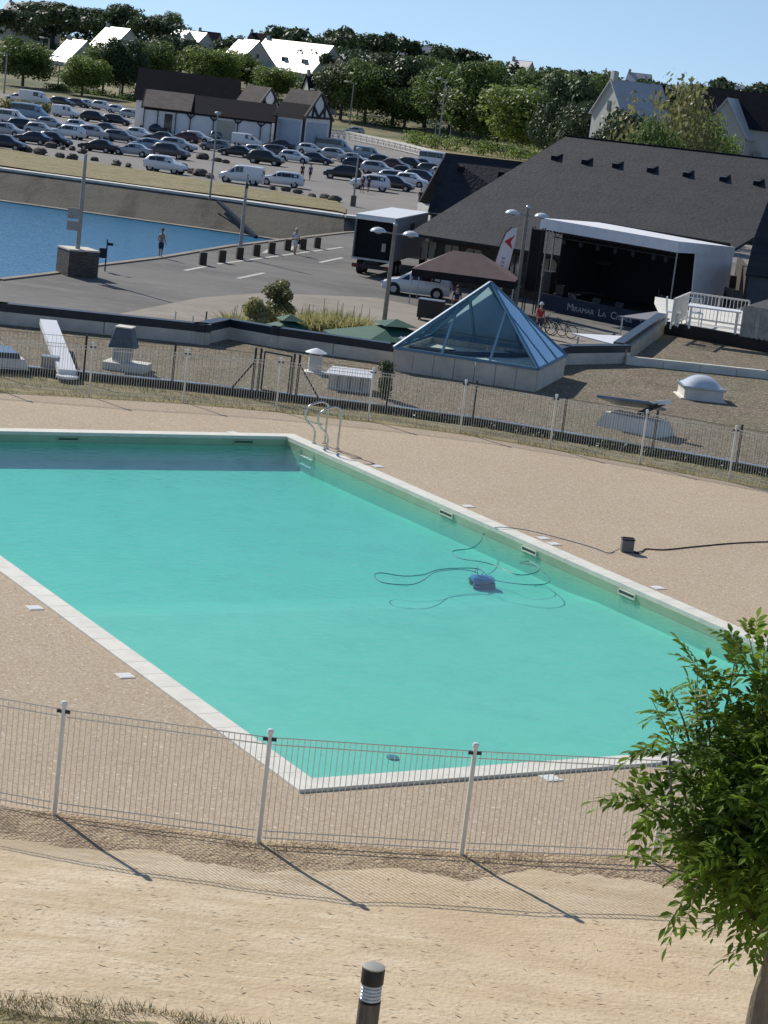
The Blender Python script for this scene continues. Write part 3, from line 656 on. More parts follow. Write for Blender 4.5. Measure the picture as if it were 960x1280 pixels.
# mushroom vent
q=G(392,467); mv=thing('mushroom_vent','small round vent with a pointed white cap on the gravel roof','roof vent',q)
MB().lathe([(.30,0),(.28,.03),(.17,.05)],20,(0,.2,0)).build('flashing',CONCL,mv,smooth=30)
MB().lathe([(.165,.03),(.165,.44)],20,(0,.2,0)).build('pipe',CONCL,mv,smooth=30); MB().lathe([(.10,.44),(.10,.50)],12,(0,.2,0)).build('neck',BLACK,mv)
MB().lathe([(.27,.485),(.27,.50),(.15,.56),(.01,.61)],20,(0,.2,0)).build('cap',WHITE,mv,smooth=30)
# box skylight
q1=G(408,486);q2=G(463,492.5); bs=thing('box_skylight','long pale metal box with a sloping lid on the gravel roof behind the ladder','roof unit',(q1+q2)/2,facing(q1,q2)); W=(q2-q1).length/2
mb=MB(); frus(mb,-W,W,0,.75,0,.36,.05,.03); mb.build('casing',CONCL,bs); 
MB().add([(-W-.08,-.06,.38),(W+.04,-.06,.38),(W-.02,.72,.46),(-W+.06,.72,.46),(-W-.08,-.06,.35),(W+.04,-.06,.35),(W-.02,.72,.43),(-W+.06,.72,.43)],[(0,1,2,3),(7,6,5,4),(0,4,5,1),(1,5,6,2),(2,6,7,3),(3,7,4,0)]).build('lid',WHITE,bs)
for xx in(-W+.25,0,W-.25): MB().box((xx,-.012,.2),(.05,.03,.28)).build('fin',GALV,bs)
# ================================================================== vegetation helpers
def leafcloud(mb,c,r,n,size,rs,mi=0,flat=1.0,shell=.55):
    for _ in range(n):
        while True:
            v=Vector((rs.uniform(-1,1),rs.uniform(-1,1),rs.uniform(-1,1)))
            if .05<v.length<1: break
        v=v.normalized()*(shell+(1-shell)*rs.random()**.7)
        p=Vector(c)+Vector((v.x*r[0],v.y*r[1],v.z*r[2]))
        nrm=(v+Vector((rs.gauss(0,.5),rs.gauss(0,.5),rs.gauss(.3,.5)))).normalized(); a=nrm.orthogonal().normalized(); a.rotate(Matrix.Rotation(rs.random()*6.28,3,nrm)); b=nrm.cross(a)
        s=size*(.6+.8*rs.random()); mb.add([p-a*s,p+b*s*.55,p+a*s,p-b*s*.55],[(0,1,2,3)],mi)
def tree_proto(name,leaf,h,wd,seed,lobes=16,n=170,ls=.34,trunk=.25,crown0=.28,flat=False,bark=BARK,sparse=False):
    rs=random.Random(seed); t=thing(name,'','tree'); tb=MB()
    top=Vector((rs.gauss(0,.2),rs.gauss(0,.2),h*.72)); tb.tube([(0,0,-.6),(0,0,h*.2),lerp((0,0,0),top,.55)+Vector((rs.gauss(0,.15),0,0)),top],[trunk,trunk*.75,trunk*.5,trunk*.2],7)
    mb=MB(); cz=h*(crown0+1)/2; rz=h*(1-crown0)/2
    for i in range(lobes):
        a=2*math.pi*(i*.618+rs.random()*.2); 
        zz=rs.uniform(-.85,.85); rr=math.sqrt(max(.05,1-zz*zz))*wd/2*(.62+.25*rs.random())
        if flat: zz=abs(zz)*.9-.1
        p=Vector((math.cos(a)*rr,math.sin(a)*rr,cz+zz*rz*.86)); lr=wd*(.18+.14*rs.random())*(1.1-.35*abs(zz))
        leafcloud(mb,p,(lr,lr,lr*(.5 if flat else .8)),n,ls,rs,shell=.35 if sparse else .5)
        st=lerp((0,0,0),top,.45+.4*rs.random()); tb.tube([st,lerp(st,p,.6)+Vector((0,0,.2)),p],[trunk*.28,trunk*.16,trunk*.05],5)
    if not sparse: leafcloud(mb,(0,0,cz),(wd*.42,wd*.42,rz*.9),n*6,ls*1.2,rs,shell=.2)
    tb.build('trunk',bark,t,smooth=60); mb.build('crown',leaf,t)
    return t
PROTO={}
def P(k):
    if k in PROTO: return PROTO[k]
    sp={'round':('broadleaf_tree','mid',9,8.5,11,20,380,.20,.28,.16),'dark':('dense_tree','dark',10,9,12,20,360,.22,.3,.12),'light':('light_tree','light',8,7.5,13,18,360,.20,.22,.18),
        'olive':('airy_tree','olive',8,8,14,22,110,.24,.2,.15),'tall':('tall_tree','mid',12,8,15,22,360,.22,.3,.12),'pine':('pine_tree','dark',11,10,16,16,230,.28,.32,.35)}[k]
    t=tree_proto(sp[0],LF[sp[1]],sp[2],sp[3],sp[4],sp[5],sp[6],sp[7],sp[8],sp[9],flat=(k=='pine'),sparse=(k=='olive'))
    PROTO[k]=[t,sp[2],sp[3],False]; return PROTO[k]
# terrain far away
HOR=lambda x:35+x*.1187
PROF=[(-200,0),(0,5),(30,8),(60,3),(100,5),(125,15),(150,3),(170,8),(185,20),(215,18),(240,36),(260,38),(300,42),(320,40),(340,30),(370,30),(400,38),(425,30),(450,33),(480,38),(500,42),(530,52),(560,50),(590,60),(620,70),(650,78),(680,82),(700,80),(730,87),(760,85),(790,95),(805,90),(830,100),(860,105),(900,95),(930,100),(960,100),(1200,128)]
def slope(x,y):
    px=480+x/max(y,1)*F
    return interp(px,[(0,.020),(250,.029),(450,.034),(960,.030)])
def TZ(x,y):
    t=min(max(0,y-430),560); return QZ+slope(x,y)*t
def GT(px,py):                           # line of sight meets the terrain
    d=ray(px,py); t=50.
    while t<1500:
        p=CAM+d*t
        if p.z<TZ(p.x,p.y): return p
        t+=1.5
    return CAM+d*900
# ================================================================== QUAY, BASIN, CAR PARK GROUND
qe=[(0,350),(67,342),(115,333),(197,323),(287,308),(432,291)]
qed=[G(x,y,QZ) for x,y in qe]; qed=[Vector((-120,84,QZ)),Vector((-40,104,QZ))]+qed+[Vector((-1,177,QZ))]
bt=[(-150,195),(0,212),(120,228),(260,247),(430,271)]
btp=[G(x,y,QZ) for x,y in bt]; btp=[Vector((-160,225,QZ))]+btp
end=Vector((-1,186,QZ))
quay=[(-120,45),(200,45),(200,186),(end.x,end.y)]+[(p.x,p.y) for p in reversed(qed)]
sheet('quay',quay,QZ,ASPH)
sheet('car_park',[(p.x,p.y) for p in btp]+[(end.x,end.y),(200,186),(260,432),(-260,432),(-260,260)],QZ,CPARK)
mb=MB()
for a,b in zip(qed+[end],(qed+[end])[1:]): mb.add([a,b,b-Vector((0,0,3.2)),a-Vector((0,0,3.2))],[(0,1,2,3)])
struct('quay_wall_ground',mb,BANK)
mb=MB()
for a,b in zip(qed,qed[1:]):
    mb.bar(a+Vector((0,-.15,.03)),b+Vector((0,-.15,.03)),.4,.1)
struct('quay_edge',mb,PAVE)
# sloping bank
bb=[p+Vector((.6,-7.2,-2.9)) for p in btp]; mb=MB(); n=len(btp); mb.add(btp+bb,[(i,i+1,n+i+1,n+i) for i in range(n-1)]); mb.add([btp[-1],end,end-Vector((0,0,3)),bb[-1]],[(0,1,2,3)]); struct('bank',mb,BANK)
mb=MB()
for a,b in zip(btp+[end],(btp+[end])[1:]): mb.bar(a+Vector((0,.5,.06)),b+Vector((0,.5,.06)),1.3,.2)
struct('bank_coping',mb,CONCL)
mb=MB()
for a,b in zip(bb,bb[1:]): a=lerp(a,a,0)+Vector((0,1.2,.62)); b=b+Vector((0,1.2,.62)); mb.bar(a,b,.9,.14)
struct('bank_ledge',mb,PAVE)
sheet('sea',[(-400,60),(4,60),(4,260),(-400,260)],QZ-2.3,SEA)
mb=MB(); sa=G(277,253,QZ);sb_=G(310,285,QZ-2.2)
tag(MB().bar(G(273,252,QZ-.1),G(320,296,QZ-2.2),.35,.2).build('mooring_beam',DARKM),'dark diagonal beam lying down the sloping basin bank','beam')
# grass strip before the car park
ga=[(-150,165),(0,186),(60,197),(120,205),(200,217),(290,232),(360,243),(420,252),(432,262)]
gb=[(-150,190),(0,208),(60,217),(120,225),(200,236),(290,247),(360,257),(420,265),(432,268)]
strip('grass_verge',[G(x,y,QZ) for x,y in ga],[G(x,y,QZ) for x,y in gb],QZ+.12,QZ+.12,DRYG)
# far terrain grid
mb=MB(); nx,ny=70,40; vs=[];fs=[]
for j in range(ny+1):
    y=428+(2600-428)*(j/ny)**1.7
    for i in range(nx+1):
        x=(-.26+.52*i/nx)*max(y,900); vs.append((x,y,TZ(x,y)+.02))
for j in range(ny):
    for i in range(nx): a=j*(nx+1)+i; fs.append((a,a+1,a+nx+2,a+nx+1))
mb.add(vs,fs); struct('hillside',mb,FARG,smooth=80)
mb=MB(); s_=6000; mb.add([(-s_,40,QZ-3.5),(s_,40,QZ-3.5),(s_,8000,QZ-3.5),(-s_,8000,QZ-3.5)],[(0,1,2,3)]); struct('ground',mb,FARG)
# roads / paths / meadow in the distance
def ribbon(name,pts,wd,m,dz=.06,fn=GT):
    P_=[fn(x,y) for x,y in pts]; P_=spline(P_,5); mb=MB(); vs=[];fs=[]
    for i,p in enumerate(P_):
        d=(P_[min(i+1,len(P_)-1)]-P_[max(i-1,0)]); nn=Vector((-d.y,d.x,0)).normalized()*wd/2
        for q in(p+nn,p-nn): vs.append((q.x,q.y,(TZ(q.x,q.y) if fn is GT else p.z)+dz))
    for i in range(len(P_)-1): fs.append((2*i,2*i+1,2*i+3,2*i+2))
    mb.add(vs,fs); o=struct(name,mb,m)
    for p in o.data.polygons:
        if p.normal.z<0: p.flip()
sheet('meadow',[tuple(G(x,y,QZ)[:2]) for x,y in((390,163),(470,172),(560,197),(700,220),(1000,250),(1000,205),(640,180),(500,168),(400,157))],QZ+.05,DRYG)
G5=lambda x,y:G(x,y,QZ)
ribbon('road',[(-30,103),(60,112),(140,124),(200,132)],7,PAVE,.07,G5)
ribbon('road',[(400,140),(480,156),(540,168),(620,182),(700,196)],6,PAVE,.09,G5)
ribbon('path',[(-30,93),(60,101),(140,112)],4,CONCL,.08,G5)
sheet('meadow',[tuple(G(x,y,QZ)[:2]) for x,y in((-40,118),(60,128),(75,142),(-40,128))],QZ+.05,DRYG)
sheet('meadow',[tuple(G(x,y,QZ)[:2]) for x,y in((-40,94),(140,113),(150,125),(-40,103))],QZ+.05,DRYG)
# paving + markings on the quay
sheet('paving',[tuple(G(x,y,QZ)[:2]) for x,y in((150,392),(250,372),(330,366),(470,372),(600,400),(900,440),(900,480),(100,450),(120,402))],QZ+.004,PAVE)
def dash(a,b,wd=.14):
    A=G(*a,QZ+.009);B=G(*b,QZ+.009); d=(B-A).normalized(); nn=Vector((-d.y,d.x,0))*wd; return [A+nn,B+nn,B-nn,A-nn]
mb=MB()
for a,b in(((231,338),(257,333)),((297,348),(330,341)),((272,330),(428,309)),((400,328),(428,322)),((362,312),(374,304)),((330,316),(342,309))): mb.add(dash(a,b),[(0,1,2,3)])
struct('road_markings',mb,LINE)
# ---------------- quay bollards
bp=[(253,331,'nearest the shirtless man'),(277,328,'second from the shirtless man'),(299,324,'at the foot of the tall lamp pole'),(320,320,'first beyond the tall lamp pole'),(339,317,'second beyond the tall lamp pole'),(359,313,'just left of the person in white'),(378,312,'just right of the person in white'),(396,310,'last before the box truck')]
b0=None
for (x,y,l) in bp:
    q=G(x,y,QZ)
    if b0 is None:
        b0=thing('wooden_bollard','short square wooden bollard on the quay, '+l,'bollard',q,.3,'wooden bollards along the quay edge')
        MB().box((0,0,.36),(.42,.42,.74)).build('post',WOODD,b0,bevel=.03); MB().box((0,0,.745),(.40,.40,.03)).build('top_plate',TILEB,b0)
        b0['z']=0; del b0['z']
    else: dup(b0,q,.3,'short square wooden bollard on the quay, '+l)
# ---------------- stone plinth with pole + sign
q=G(92,346,QZ); sp_=thing('stone_plinth','square dark brick plinth on the quay by the water','plinth',q+Vector((0,.9,0)),.55)
BRK=mat('dark_stone',(.10,.085,.07),.9,var=.4,scale=4,bump=.8,bscale=8,stretch=(1,1,4))
MB().box((0,0,.68),(1.7,1.7,1.36)).build('masonry',BRK,sp_); MB().box((0,0,1.40),(1.74,1.74,.09)).build('top_slab',CONC,sp_,bevel=.01)
def lean_pole(px0,py0,top,z0,label,h=None,heads=1,grp='tall lamp poles',r=.09,name='lamp_pole',fn=None):
    q=G(px0,py0,z0) if fn is None else fn(px0,py0)
    H=AT(top[0],top[1],q.y).z-q.z
    t=thing(name,label,'lamp post',q,0,grp); MB().tube([(0,0,0),(0,0,H*.5),(0,0,H)],[r*1.2,r,r*.7],8).build('pole',GALV,t,smooth=50)
    return t,H,q
t,H,q=lean_pole(97,311,(106,193),QZ+1.44,'tall grey pole standing on the dark brick plinth by the water',r=.11)
MB().box((-.28,-.16,1.85),(.75,.08,.55)).box((-.25,-.17,1.2),(.8,.06,.5)).build('sign_board',GALV,t)
t,H,q=lean_pole(299,322,(307,217),QZ,'tall grey pole between the bollards on the quay',r=.11); MB().box((.05,-.15,H*.86),(.18,.1,.3)).build('fuse_box',DARKM,t)
t,H,q=lean_pole(262,249,(270,141),QZ,'thin dark lamp pole at the coping of the basin bank',r=.08); MB().ell((0,0,H),(.3,.3,.14),8,5).build('lantern',ZINC,t)
t,H,q=lean_pole(441,258,(449,186),QZ,'grey lamp pole behind the box truck at the edge of the car park',r=.09); MB().ell((0,0,H),(.32,.32,.14),8,5).build('lantern',ZINC,t); MB().box((0,0,.5),(.5,.4,1)).build('base_box',TILEB,t)
# sign post with box
q=G(131,339,QZ); s=thing('sign_post','small dark post with a bin and little sign beside the brick plinth','sign post',q)
MB().tube([(0,0,0),(0,0,1.75)],.04,8).build('post',DARKM,s); MB().box((-.22,0,.98),(.34,.25,.55)).build('bin',NAVY,s,bevel=.04); MB().box((.18,0,1.5),(.3,.04,.16)).build('plate',NAVY,s)
# ---------------- double lamps
def double_lamp(px,pyb,pt,label,z0=QZ):
    q=G(px,pyb,z0); H=AT(pt[0],pt[1],q.y).z-q.z; t=thing('double_street_lamp',label,'street lamp',q,0,'double headed street lamps')
    MB().tube([(0,0,0),(0,0,H)],[.13,.09],10).build('pole',mat('lamp_wood',(.22,.2,.17),.6,var=.15,scale=3),t,smooth=50)
    for s_ in(-1,1):
        a=MB().tube([(0,0,H-.45),(s_*.35,0,H-.42),(s_*.6,0,H-.4)],.035,6).build('arm',GALV,t)
        mb=MB(); vs=[];fs=[]
        mb.lathe([(.42,-.06),(.40,.0),(.30,.10),(.15,.16),(.02,.18)],16,(s_*.82,0,H-.38)); hd=mb.build('lamp_head',mat('lamp_shell',(.6,.62,.64),.3,spec=.7),t,smooth=50)
        MB().lathe([(.2,-.05),(.16,-.12),(.02,-.15)],12,(s_*.82,0,H-.39)).build('diffuser',GALV,hd)
    MB().ell((0,0,H+.02),(.12,.12,.1),8,5).build('finial',ZINC,t)
double_lamp(480,404,(493,281),'double headed street lamp on the quay beside the green parasols')
double_lamp(643,392,(657,259),'double headed street lamp beside the white feather flag and the stage')
# ================================================================== BIG BUILDINGS WITH SLATE ROOFS
ez=-2.05; E0=G(511,291,ez);E1=G(673,315.5,ez); R0=G(708,170,4.55); 
n_=(E1-E0).cross(R0-E0).normalized()
def rp(x,y): return plane_hit(x,y,E0,n_)
bb_=thing('harbour_hall','big dark slate roofed hall with low eaves behind the stage','building',(E0.x+8,E0.y+6,QZ)); BO=Vector((E0.x+8,E0.y+6,QZ))
R1=rp(1120,217)
hip=rp(612,234)+Vector((0,0,-.12))
main=[E0,rp(750,327),rp(884,340),rp(905,319),rp(943,296),rp(985,262),R1,R0]
MB().slab([p-BO for p in main],.18).build('roof',SLATE,bb_)
# left hip plane, going back from E0-R0
Bk=R0+Vector((-3,16,0)); EB=E0+Vector((7,20,0)); EB.z=ez
MB().slab([p-BO for p in(E0+Vector((-.01,.02,0)),R0+Vector((0,.02,0)),R0+Vector((2,11,-.3)),EB)],.18).build('side_roof',SLATE,bb_)
MB().slab([p-BO for p in(R0+Vector((0,.05,-.02)),R1+Vector((0,.05,-.02)),R1+Vector((0,12,-6.4)),R0+Vector((2,12,-6.4)))],.18).build('back_roof',SLATE,bb_)
MB().bar(R0-BO+Vector((0,0,.03)),R1-BO+Vector((0,0,.03)),.25,.08).build('ridge',SLATEB,bb_)
# walls
dirE=(E1-E0).normalized(); back_=Vector((-dirE.y,dirE.x,0))
w0=E0+dirE*1.2+back_*1.5; w1=w0+dirE*22
def vwall(a,b,z0,z1,t,m,name,par,O,**k):
    mb=MB(); A=Vector((a.x,a.y,(z0+z1)/2));B=Vector((b.x,b.y,(z0+z1)/2)); return mb.bar(A-O,B-O,t,z1-z0).build(name,m,par,**k)
vwall(w0,w1,QZ,ez+.25,.3,WOODD,'front_wall',bb_,BO)
vwall(w0,w0+back_*16,QZ,ez+.1,.3,WOODD,'side_wall',bb_,BO)
vwall(w1,w1+back_*12,QZ,ez+.3,.3,WOODD,'side_wall',bb_,BO)
def on_wall(px,py): # point on front wall plane
    return plane_hit(px,py,w0,back_)
def wallpanel(px0,py0,px1,py1,m,name='window',par=None,arch=False):
    a=on_wall(px0,py1);b=on_wall(px1,py1); h=on_wall(px0,py0).z-a.z; a=a-back_*.19;b=b-back_*.19; b=Vector((b.x,b.y,a.z))
    mb=MB(); A=a-BO;B=b-BO; up=Vector((0,0,h))
    if arch:
        pts=[A,B,B+up*.55,lerp(A,B,.93)+up*.85,lerp(A,B,.8)+up,lerp(A,B,.2)+up,lerp(A,B,.07)+up*.85,A+up*.55]
        n=len(pts); vs=pts+[p+back_*.05 for p in pts]; mb.add(vs,[tuple(range(n)),tuple(range(2*n-1,n-1,-1))]+[(i,(i+1)%n,n+(i+1)%n,n+i) for i in range(n)])
    else: mb.bar((A+B)/2+(A-B)/2+up/2,B+up/2,.05,h)
    o=mb.build(name,m,bb_); fr=MB()
    for t_ in(0,.5,1): fr.bar(lerp(A,B,t_)-back_*.03,lerp(A,B,t_)-back_*.03+up*(.95 if t_==.5 else .6),.07,.06)
    fr.build('frame',TIMB,o)
for a in((556,305,573,327,WINL),(527,300,545,322,WINL)): wallpanel(*a)
for a in((577,309,604,341,WINL),(676,322,696,345,WINL),(637,318,650,342,WIND)): wallpanel(*a,arch=True)
# roof vents (little dark lucarnes)
for i,(x,y) in enumerate([(704,192),(741.6,197),(779.6,201.5),(823,207),(867.5,212.5),(913,218),(955,223)]):
    p=rp(x,y); q=rp(x+10,y+13); d=(q-p); mb=MB(); sd_=dirE*.26; up=Vector((0,0,.75)); 
    # wedge: wide open end facing down the slope
    a=p-BO; dn=Vector(((-back_).x,(-back_).y,-.58))*1.6
    mb.add([a-sd_*.1,a+sd_*.1,a+dn+sd_,a+dn-sd_,a+dn+sd_*.9+up,a+dn-sd_*.9+up],[(0,1,4,5),(2,3,5,4),(1,2,4),(0,5,3),(0,3,2,1)])
    v=mb.build('roof_vent',SLATEB,bb_); MB().box(a+dn+up+Vector((0,0,.02)),(.4,.12,.04),rz=facing(E0,E1)).build('vent_cap',ZINC,v)
# second wing, left behind
W0=G(557,191,2.3); wy=W0.y; W1=G(705,208,2.3); We0=G(534,266,-1.9); We1=G(705,290,-1.9)
wb=thing('rear_wing','lower slate roofed wing behind the box truck, left of the big roof','building',(W0.x,W0.y,QZ)); WO=Vector((W0.x,W0.y,QZ))
MB().slab([p-WO for p in(We0,We1,W1,W0)],.18).build('roof',SLATE,wb)
MB().slab([p-WO for p in(W0,W1,W1+Vector((0,7,-4)),W0+Vector((-1.5,7,-4)),)],.18).build('back_roof',SLATE,wb)
vwall(We0+Vector((.4,.8,0)),We1+Vector((0,.8,0)),QZ,ez+.1,.3,WOODD,'front_wall',wb,WO)
vwall(We0+Vector((.4,.8,0)),We0+Vector((-.6,9,0)),QZ,ez+.3,.3,WALLC,'side_wall',wb,WO)
n2=(We1-We0).cross(W0-We0).normalized()
for (x,y) in((577,206),(627,213)):
    a=plane_hit(x,y,We0,n2)-WO; dn=Vector((0,-.75,-.5)); sd_=Vector((.26,0,0)); up=Vector((0,0,.42))
    mb=MB(); mb.add([a-sd_*.1,a+sd_*.1,a+dn+sd_,a+dn-sd_,a+dn+sd_*.9+up,a+dn-sd_*.9+up],[(0,1,4,5),(2,3,5,4),(1,2,4),(0,5,3),(0,3,2,1)]); mb.build('roof_vent',SLATEB,wb)
# right wing near the terrace
rwp=G(932,342.5,-1.0); rz_=thing('right_wing','steep dark slate roof wing at the right edge behind the terrace','building',(rwp.x,rwp.y,QZ)); RO=Vector((rwp.x,rwp.y,QZ))
A=G(932,342.5,-1.0);B=G(1050,357,-1.0);C_=AT(960,240,121);D_=AT(1050,235,121);M_=AT(943,296,117.5)
nn=(B-A).cross(C_-A).normalized(); h=lambda x,y:plane_hit(x,y,A,nn)
MB().slab([p-RO for p in(A,B,h(1050,215),h(975,212),h(943,296))],.16).build('roof',SLATE,rz_)
vwall(A+Vector((.3,.7,0)),B+Vector((0,.7,0)),QZ,-1.0,.3,mat('slate_blue_wall',(.06,.075,.095),.8,var=.2,scale=.6),'front_wall',rz_,RO)
vwall(A+Vector((.3,.7,0)),A+Vector((1.2,11,0)),QZ,-.9,.3,WOODD,'side_wall',rz_,RO)
MB().bar(G(905,372,-2.4)-RO,G(925,378,-2.4)-RO,.1,1.2).build('window',WIND,rz_)
# ================================================================== STAGE
SF0=G(671,386,QZ);SF1=G(838,419,QZ); sx=(SF1-SF0).normalized(); sw=(SF1-SF0).length; sy=Vector((-sx.y,sx.x,0)); 
st=thing('concert_stage','mobile concert stage with a white roof, white side wall and black interior','stage',SF0,facing(SF0,SF1))
DZ=.95; HT=5.28; SD=4.7
MB().box((sw/2,SD/2,DZ-.06),(sw-.1,SD,.12)).build('stage_floor',BLACK,st)
MB().box((sw/2,-.02,DZ/2+.02),(sw*1.0,.06,DZ-.02)).build('front_skirt',NAVY,st)
MB().box((sw+.02,SD/2,DZ/2),(.05,SD,DZ-.04)).build('side_skirt',NAVY,st)
MB().box((sw/2+.3,SD-.05,(HT+DZ)/2),(sw-.3,.08,HT-DZ-.1)).build('back_drape',BLKCLOTH,st)
MB().box((.75,SD*.55,(HT+DZ)/2),(.06,SD*.85,HT-DZ-.3)).build('side_drape',BLKCLOTH,st)
mb=MB(); zr=HT
mb.add([(0-.1,-.6,zr),(sw+.05,-.6,zr-.05),(sw+.3,SD+.3,zr-.25),(.2,SD+.3,zr-.1),(sw*.5,SD*.45,zr+.06),(-.1,-.6,zr-.62),(sw+.05,-.6,zr-.67),(sw+.3,SD+.3,zr-.75),(.2,SD+.3,zr-.7)],
 [(0,1,4),(1,2,4),(2,3,4),(3,0,4),(0,5,6,1),(1,6,7,2),(2,7,8,3),(3,8,5,0),(8,7,6,5)])
mb.build('roof_canopy',WHITEM,st)
MB().add([(sw+.10,1.7,0.1),(sw+.34,SD+.2,0.1),(sw+.30,SD+.2,zr-.7),(sw+.08,1.3,zr-.65),(sw+.02,1.7,.1),(sw+.26,SD+.2,.1),(sw+.22,SD+.2,zr-.7),(sw+.0,1.3,zr-.65)],[(0,1,2,3),(7,6,5,4),(0,4,5,1),(1,5,6,2),(2,6,7,3),(3,7,4,0)]).build('side_wall',WHITEM,st)
mb=MB()
for k in range(40):
    x=.05+k*(sw/40); mb.add([(x,-.5,zr-.62),(x+sw/40,-.5,zr-.62),(x+sw/80,-.5,zr-.76)],[(0,1,2)])
mb.build('scalloped_valance',BLKCLOTH,st)
tr=MB()
for z in(zr-.75,zr-1.0): tr.tube([(.6,-.1,z),(sw-.1,-.1,z)],.035,6)
for k in range(18): x=.6+k*(sw-.7)/18; tr.tube([(x,-.1,zr-.75),(x+(sw-.7)/36,-.1,zr-1.0),(x+(sw-.7)/18,-.1,zr-.75)],.02,4)
tr.build('lighting_truss',mat('truss_dark',(.05,.05,.055),.5,metal=.5),st)
for k,x in enumerate((1.4,2.6,3.8,5.0,6.2,7.6,8.4)): 
    l=MB().lathe([(.1,-.28),(.14,-.1),(.1,0)],10,(x,-.1,zr-1.05)).build('spotlight',BLACK,st)
for x,y in((.3,-.3),(sw-.1,-.35),(.3,.4)): MB().tube([(x,y,0),(x,y,zr-.45)],.045,8).build('mast',GALV,st)
for k,(x,z) in enumerate(((.35,0),(.35,.65),(1.35,0))): MB().box((x-.1,.55,DZ+.33+z),(.55,.55,.62)).build('loudspeaker',BLACK,st,bevel=.03)
for x in(1.9,3.6,5.2): MB().add([(x,.25,DZ),(x+.55,.25,DZ),(x+.55,.65,DZ),(x,.65,DZ),(x,.35,DZ+.28),(x+.55,.35,DZ+.28)],[(0,1,5,4),(2,3,4,5),(0,4,3),(1,2,5),(3,2,1,0)]).build('monitor_speaker',BLACK,st)
# text on the skirt
def text_mesh(body,size,mtl,parent,loc,rot,name='lettering',ext=.006,align='CENTER'):
    c=bpy.data.curves.new('t','FONT'); c.body=body; c.size=size; c.extrude=ext; c.align_x=align; c.resolution_u=2
    o=bpy.data.objects.new('t',c); COL.objects.link(o); dg=bpy.context.evaluated_depsgraph_get(); me=bpy.data.meshes.new_from_object(o.evaluated_get(dg)); bpy.data.objects.remove(o)
    me.materials.clear(); me.materials.append(mtl); m=bpy.data.objects.new(name,me); COL.objects.link(m); m.parent=parent; m.location=loc; m.rotation_euler=rot; return m
LET=mat('lettering_silver',(.34,.38,.45),.5)
x=sw*.23
for wd_,s0 in(('M',.60),('IRAMAR',.42),('  ',.3),('L',.60),('A',.42),('  ',.3),('C',.60),('IGALE',.42),('    ',.3)):
    if wd_.strip(): m=text_mesh(wd_,s0,LET,st,(x,-.062,.28),(R(90),0,0),align='LEFT'); x+=m.dimensions.x/1*1+.05 if m.dimensions.x else len(wd_)*s0*.6
    else: x+=.12*len(wd_)
mb=MB()
for k in range(4):
    a=math.pi/2*k; mb.add([(x+.08,-.065,.5),(x+.08+.035*math.cos(a+.78),-.065,.5+.035*math.sin(a+.78)),(x+.08+.14*math.cos(a),-.065,.5+.14*math.sin(a)),(x+.08+.035*math.cos(a-.78),-.065,.5+.035*math.sin(a-.78))],[(0,1,2,3)])
mb.build('star_emblem',LET,st)
# drums and instruments
dk=thing('drum_kit','dark drum kit standing on the black stage floor','drum kit',SF0+sx*6.6+sy*3.6+Vector((0,0,DZ)),facing(SF0,SF1)); CHR=mat('drum_shell',(.09,.085,.08),.3,spec=.6)
mb=MB().tube([(0,-.25,.3),(0,.25,.3)],.3,16); mb.build('bass_drum',CHR,dk)
for x_,z_ in((-.45,.6),(.45,.6)): MB().lathe([(.18,0),(.18,.22)],14,(x_,0,z_)).build('tom_drum',CHR,dk)
for x_ in(-.8,.8):
    c_=MB().lathe([(.25,0),(.02,.03)],14,(x_,.1,1.15)).build('cymbal',mat('brass',(.3,.22,.08),.3,metal=1),dk); MB().tube([(x_,.1,0),(x_,.1,1.15)],.015,5).build('stand',GALV,dk)
# ================================================================== TRUCK
tz=QZ; T0=G(437,343,QZ);T1=G(484,349,QZ); tq=(G(535,262,-1.3)-G(487,271,-1.3)); tq.z=0; tl=tq.normalized(); tu=Vector((tl.y,-tl.x,0))
tr_=thing('box_truck','white box truck seen from its dark open rear, parked at the slate roofed hall','truck',T0,facing((0,0),tu)); tw=2.5; TL=10.5; TH_=3.75
mb=MB(); # side walls/roof box
mb.box((.03,TL/2,2.4),(.06,TL,2.6)).box((tw-.03,TL/2,2.4),(.06,TL,2.6)).box((tw/2,TL-.03,2.4),(tw-.12,.06,2.6)).box((tw/2,TL/2,1.07),(tw-.12,TL,.1)); mb.build('cargo_box',mat('truck_side',(.25,.26,.28),.5,var=.05),tr_)
MB().box((tw/2,TL/2,3.74),(tw+.06,TL+.06,.08)).build('roof',WHITE,tr_,bevel=.02)
MB().box((tw/2,-.02,3.58),(tw,.06,.24)).build('rear_header',WHITE,tr_,bevel=.02)
MB().box((tw/2,.35,2.3),(tw-.14,.04,2.3)).build('rear_shade_sheet',BLKCLOTH,tr_)  # black sheet stands in for the shade inside the open rear
MB().box((tw/2,-.06,1.08),(tw,.14,.12)).build('rear_sill',ZINC,tr_)
MB().box((tw/2,.1,.62),(tw-.1,.12,.24)).build('bumper',BLACK,tr_)
for xx in(.25,tw-.25): MB().box((xx,.02,.64),(.3,.04,.12)).build('tail_light',TLAMP,tr_)
MB().box((tw/2,TL/2+1,.85),(.9,TL+1.5,.26)).build('chassis',BLACK,tr_)
for yy in(1.9,3.1,TL+1.0):
    for xx in(.2,tw-.2): w_=MB().tube([(xx-.17,yy,.5),(xx+.17,yy,.5)],.5,18).build('wheel',TYRE,tr_,smooth=40); MB().tube([(xx-.18,yy,.5),(xx+.18,yy,.5)],.26,12).build('rim',RIM,w_)
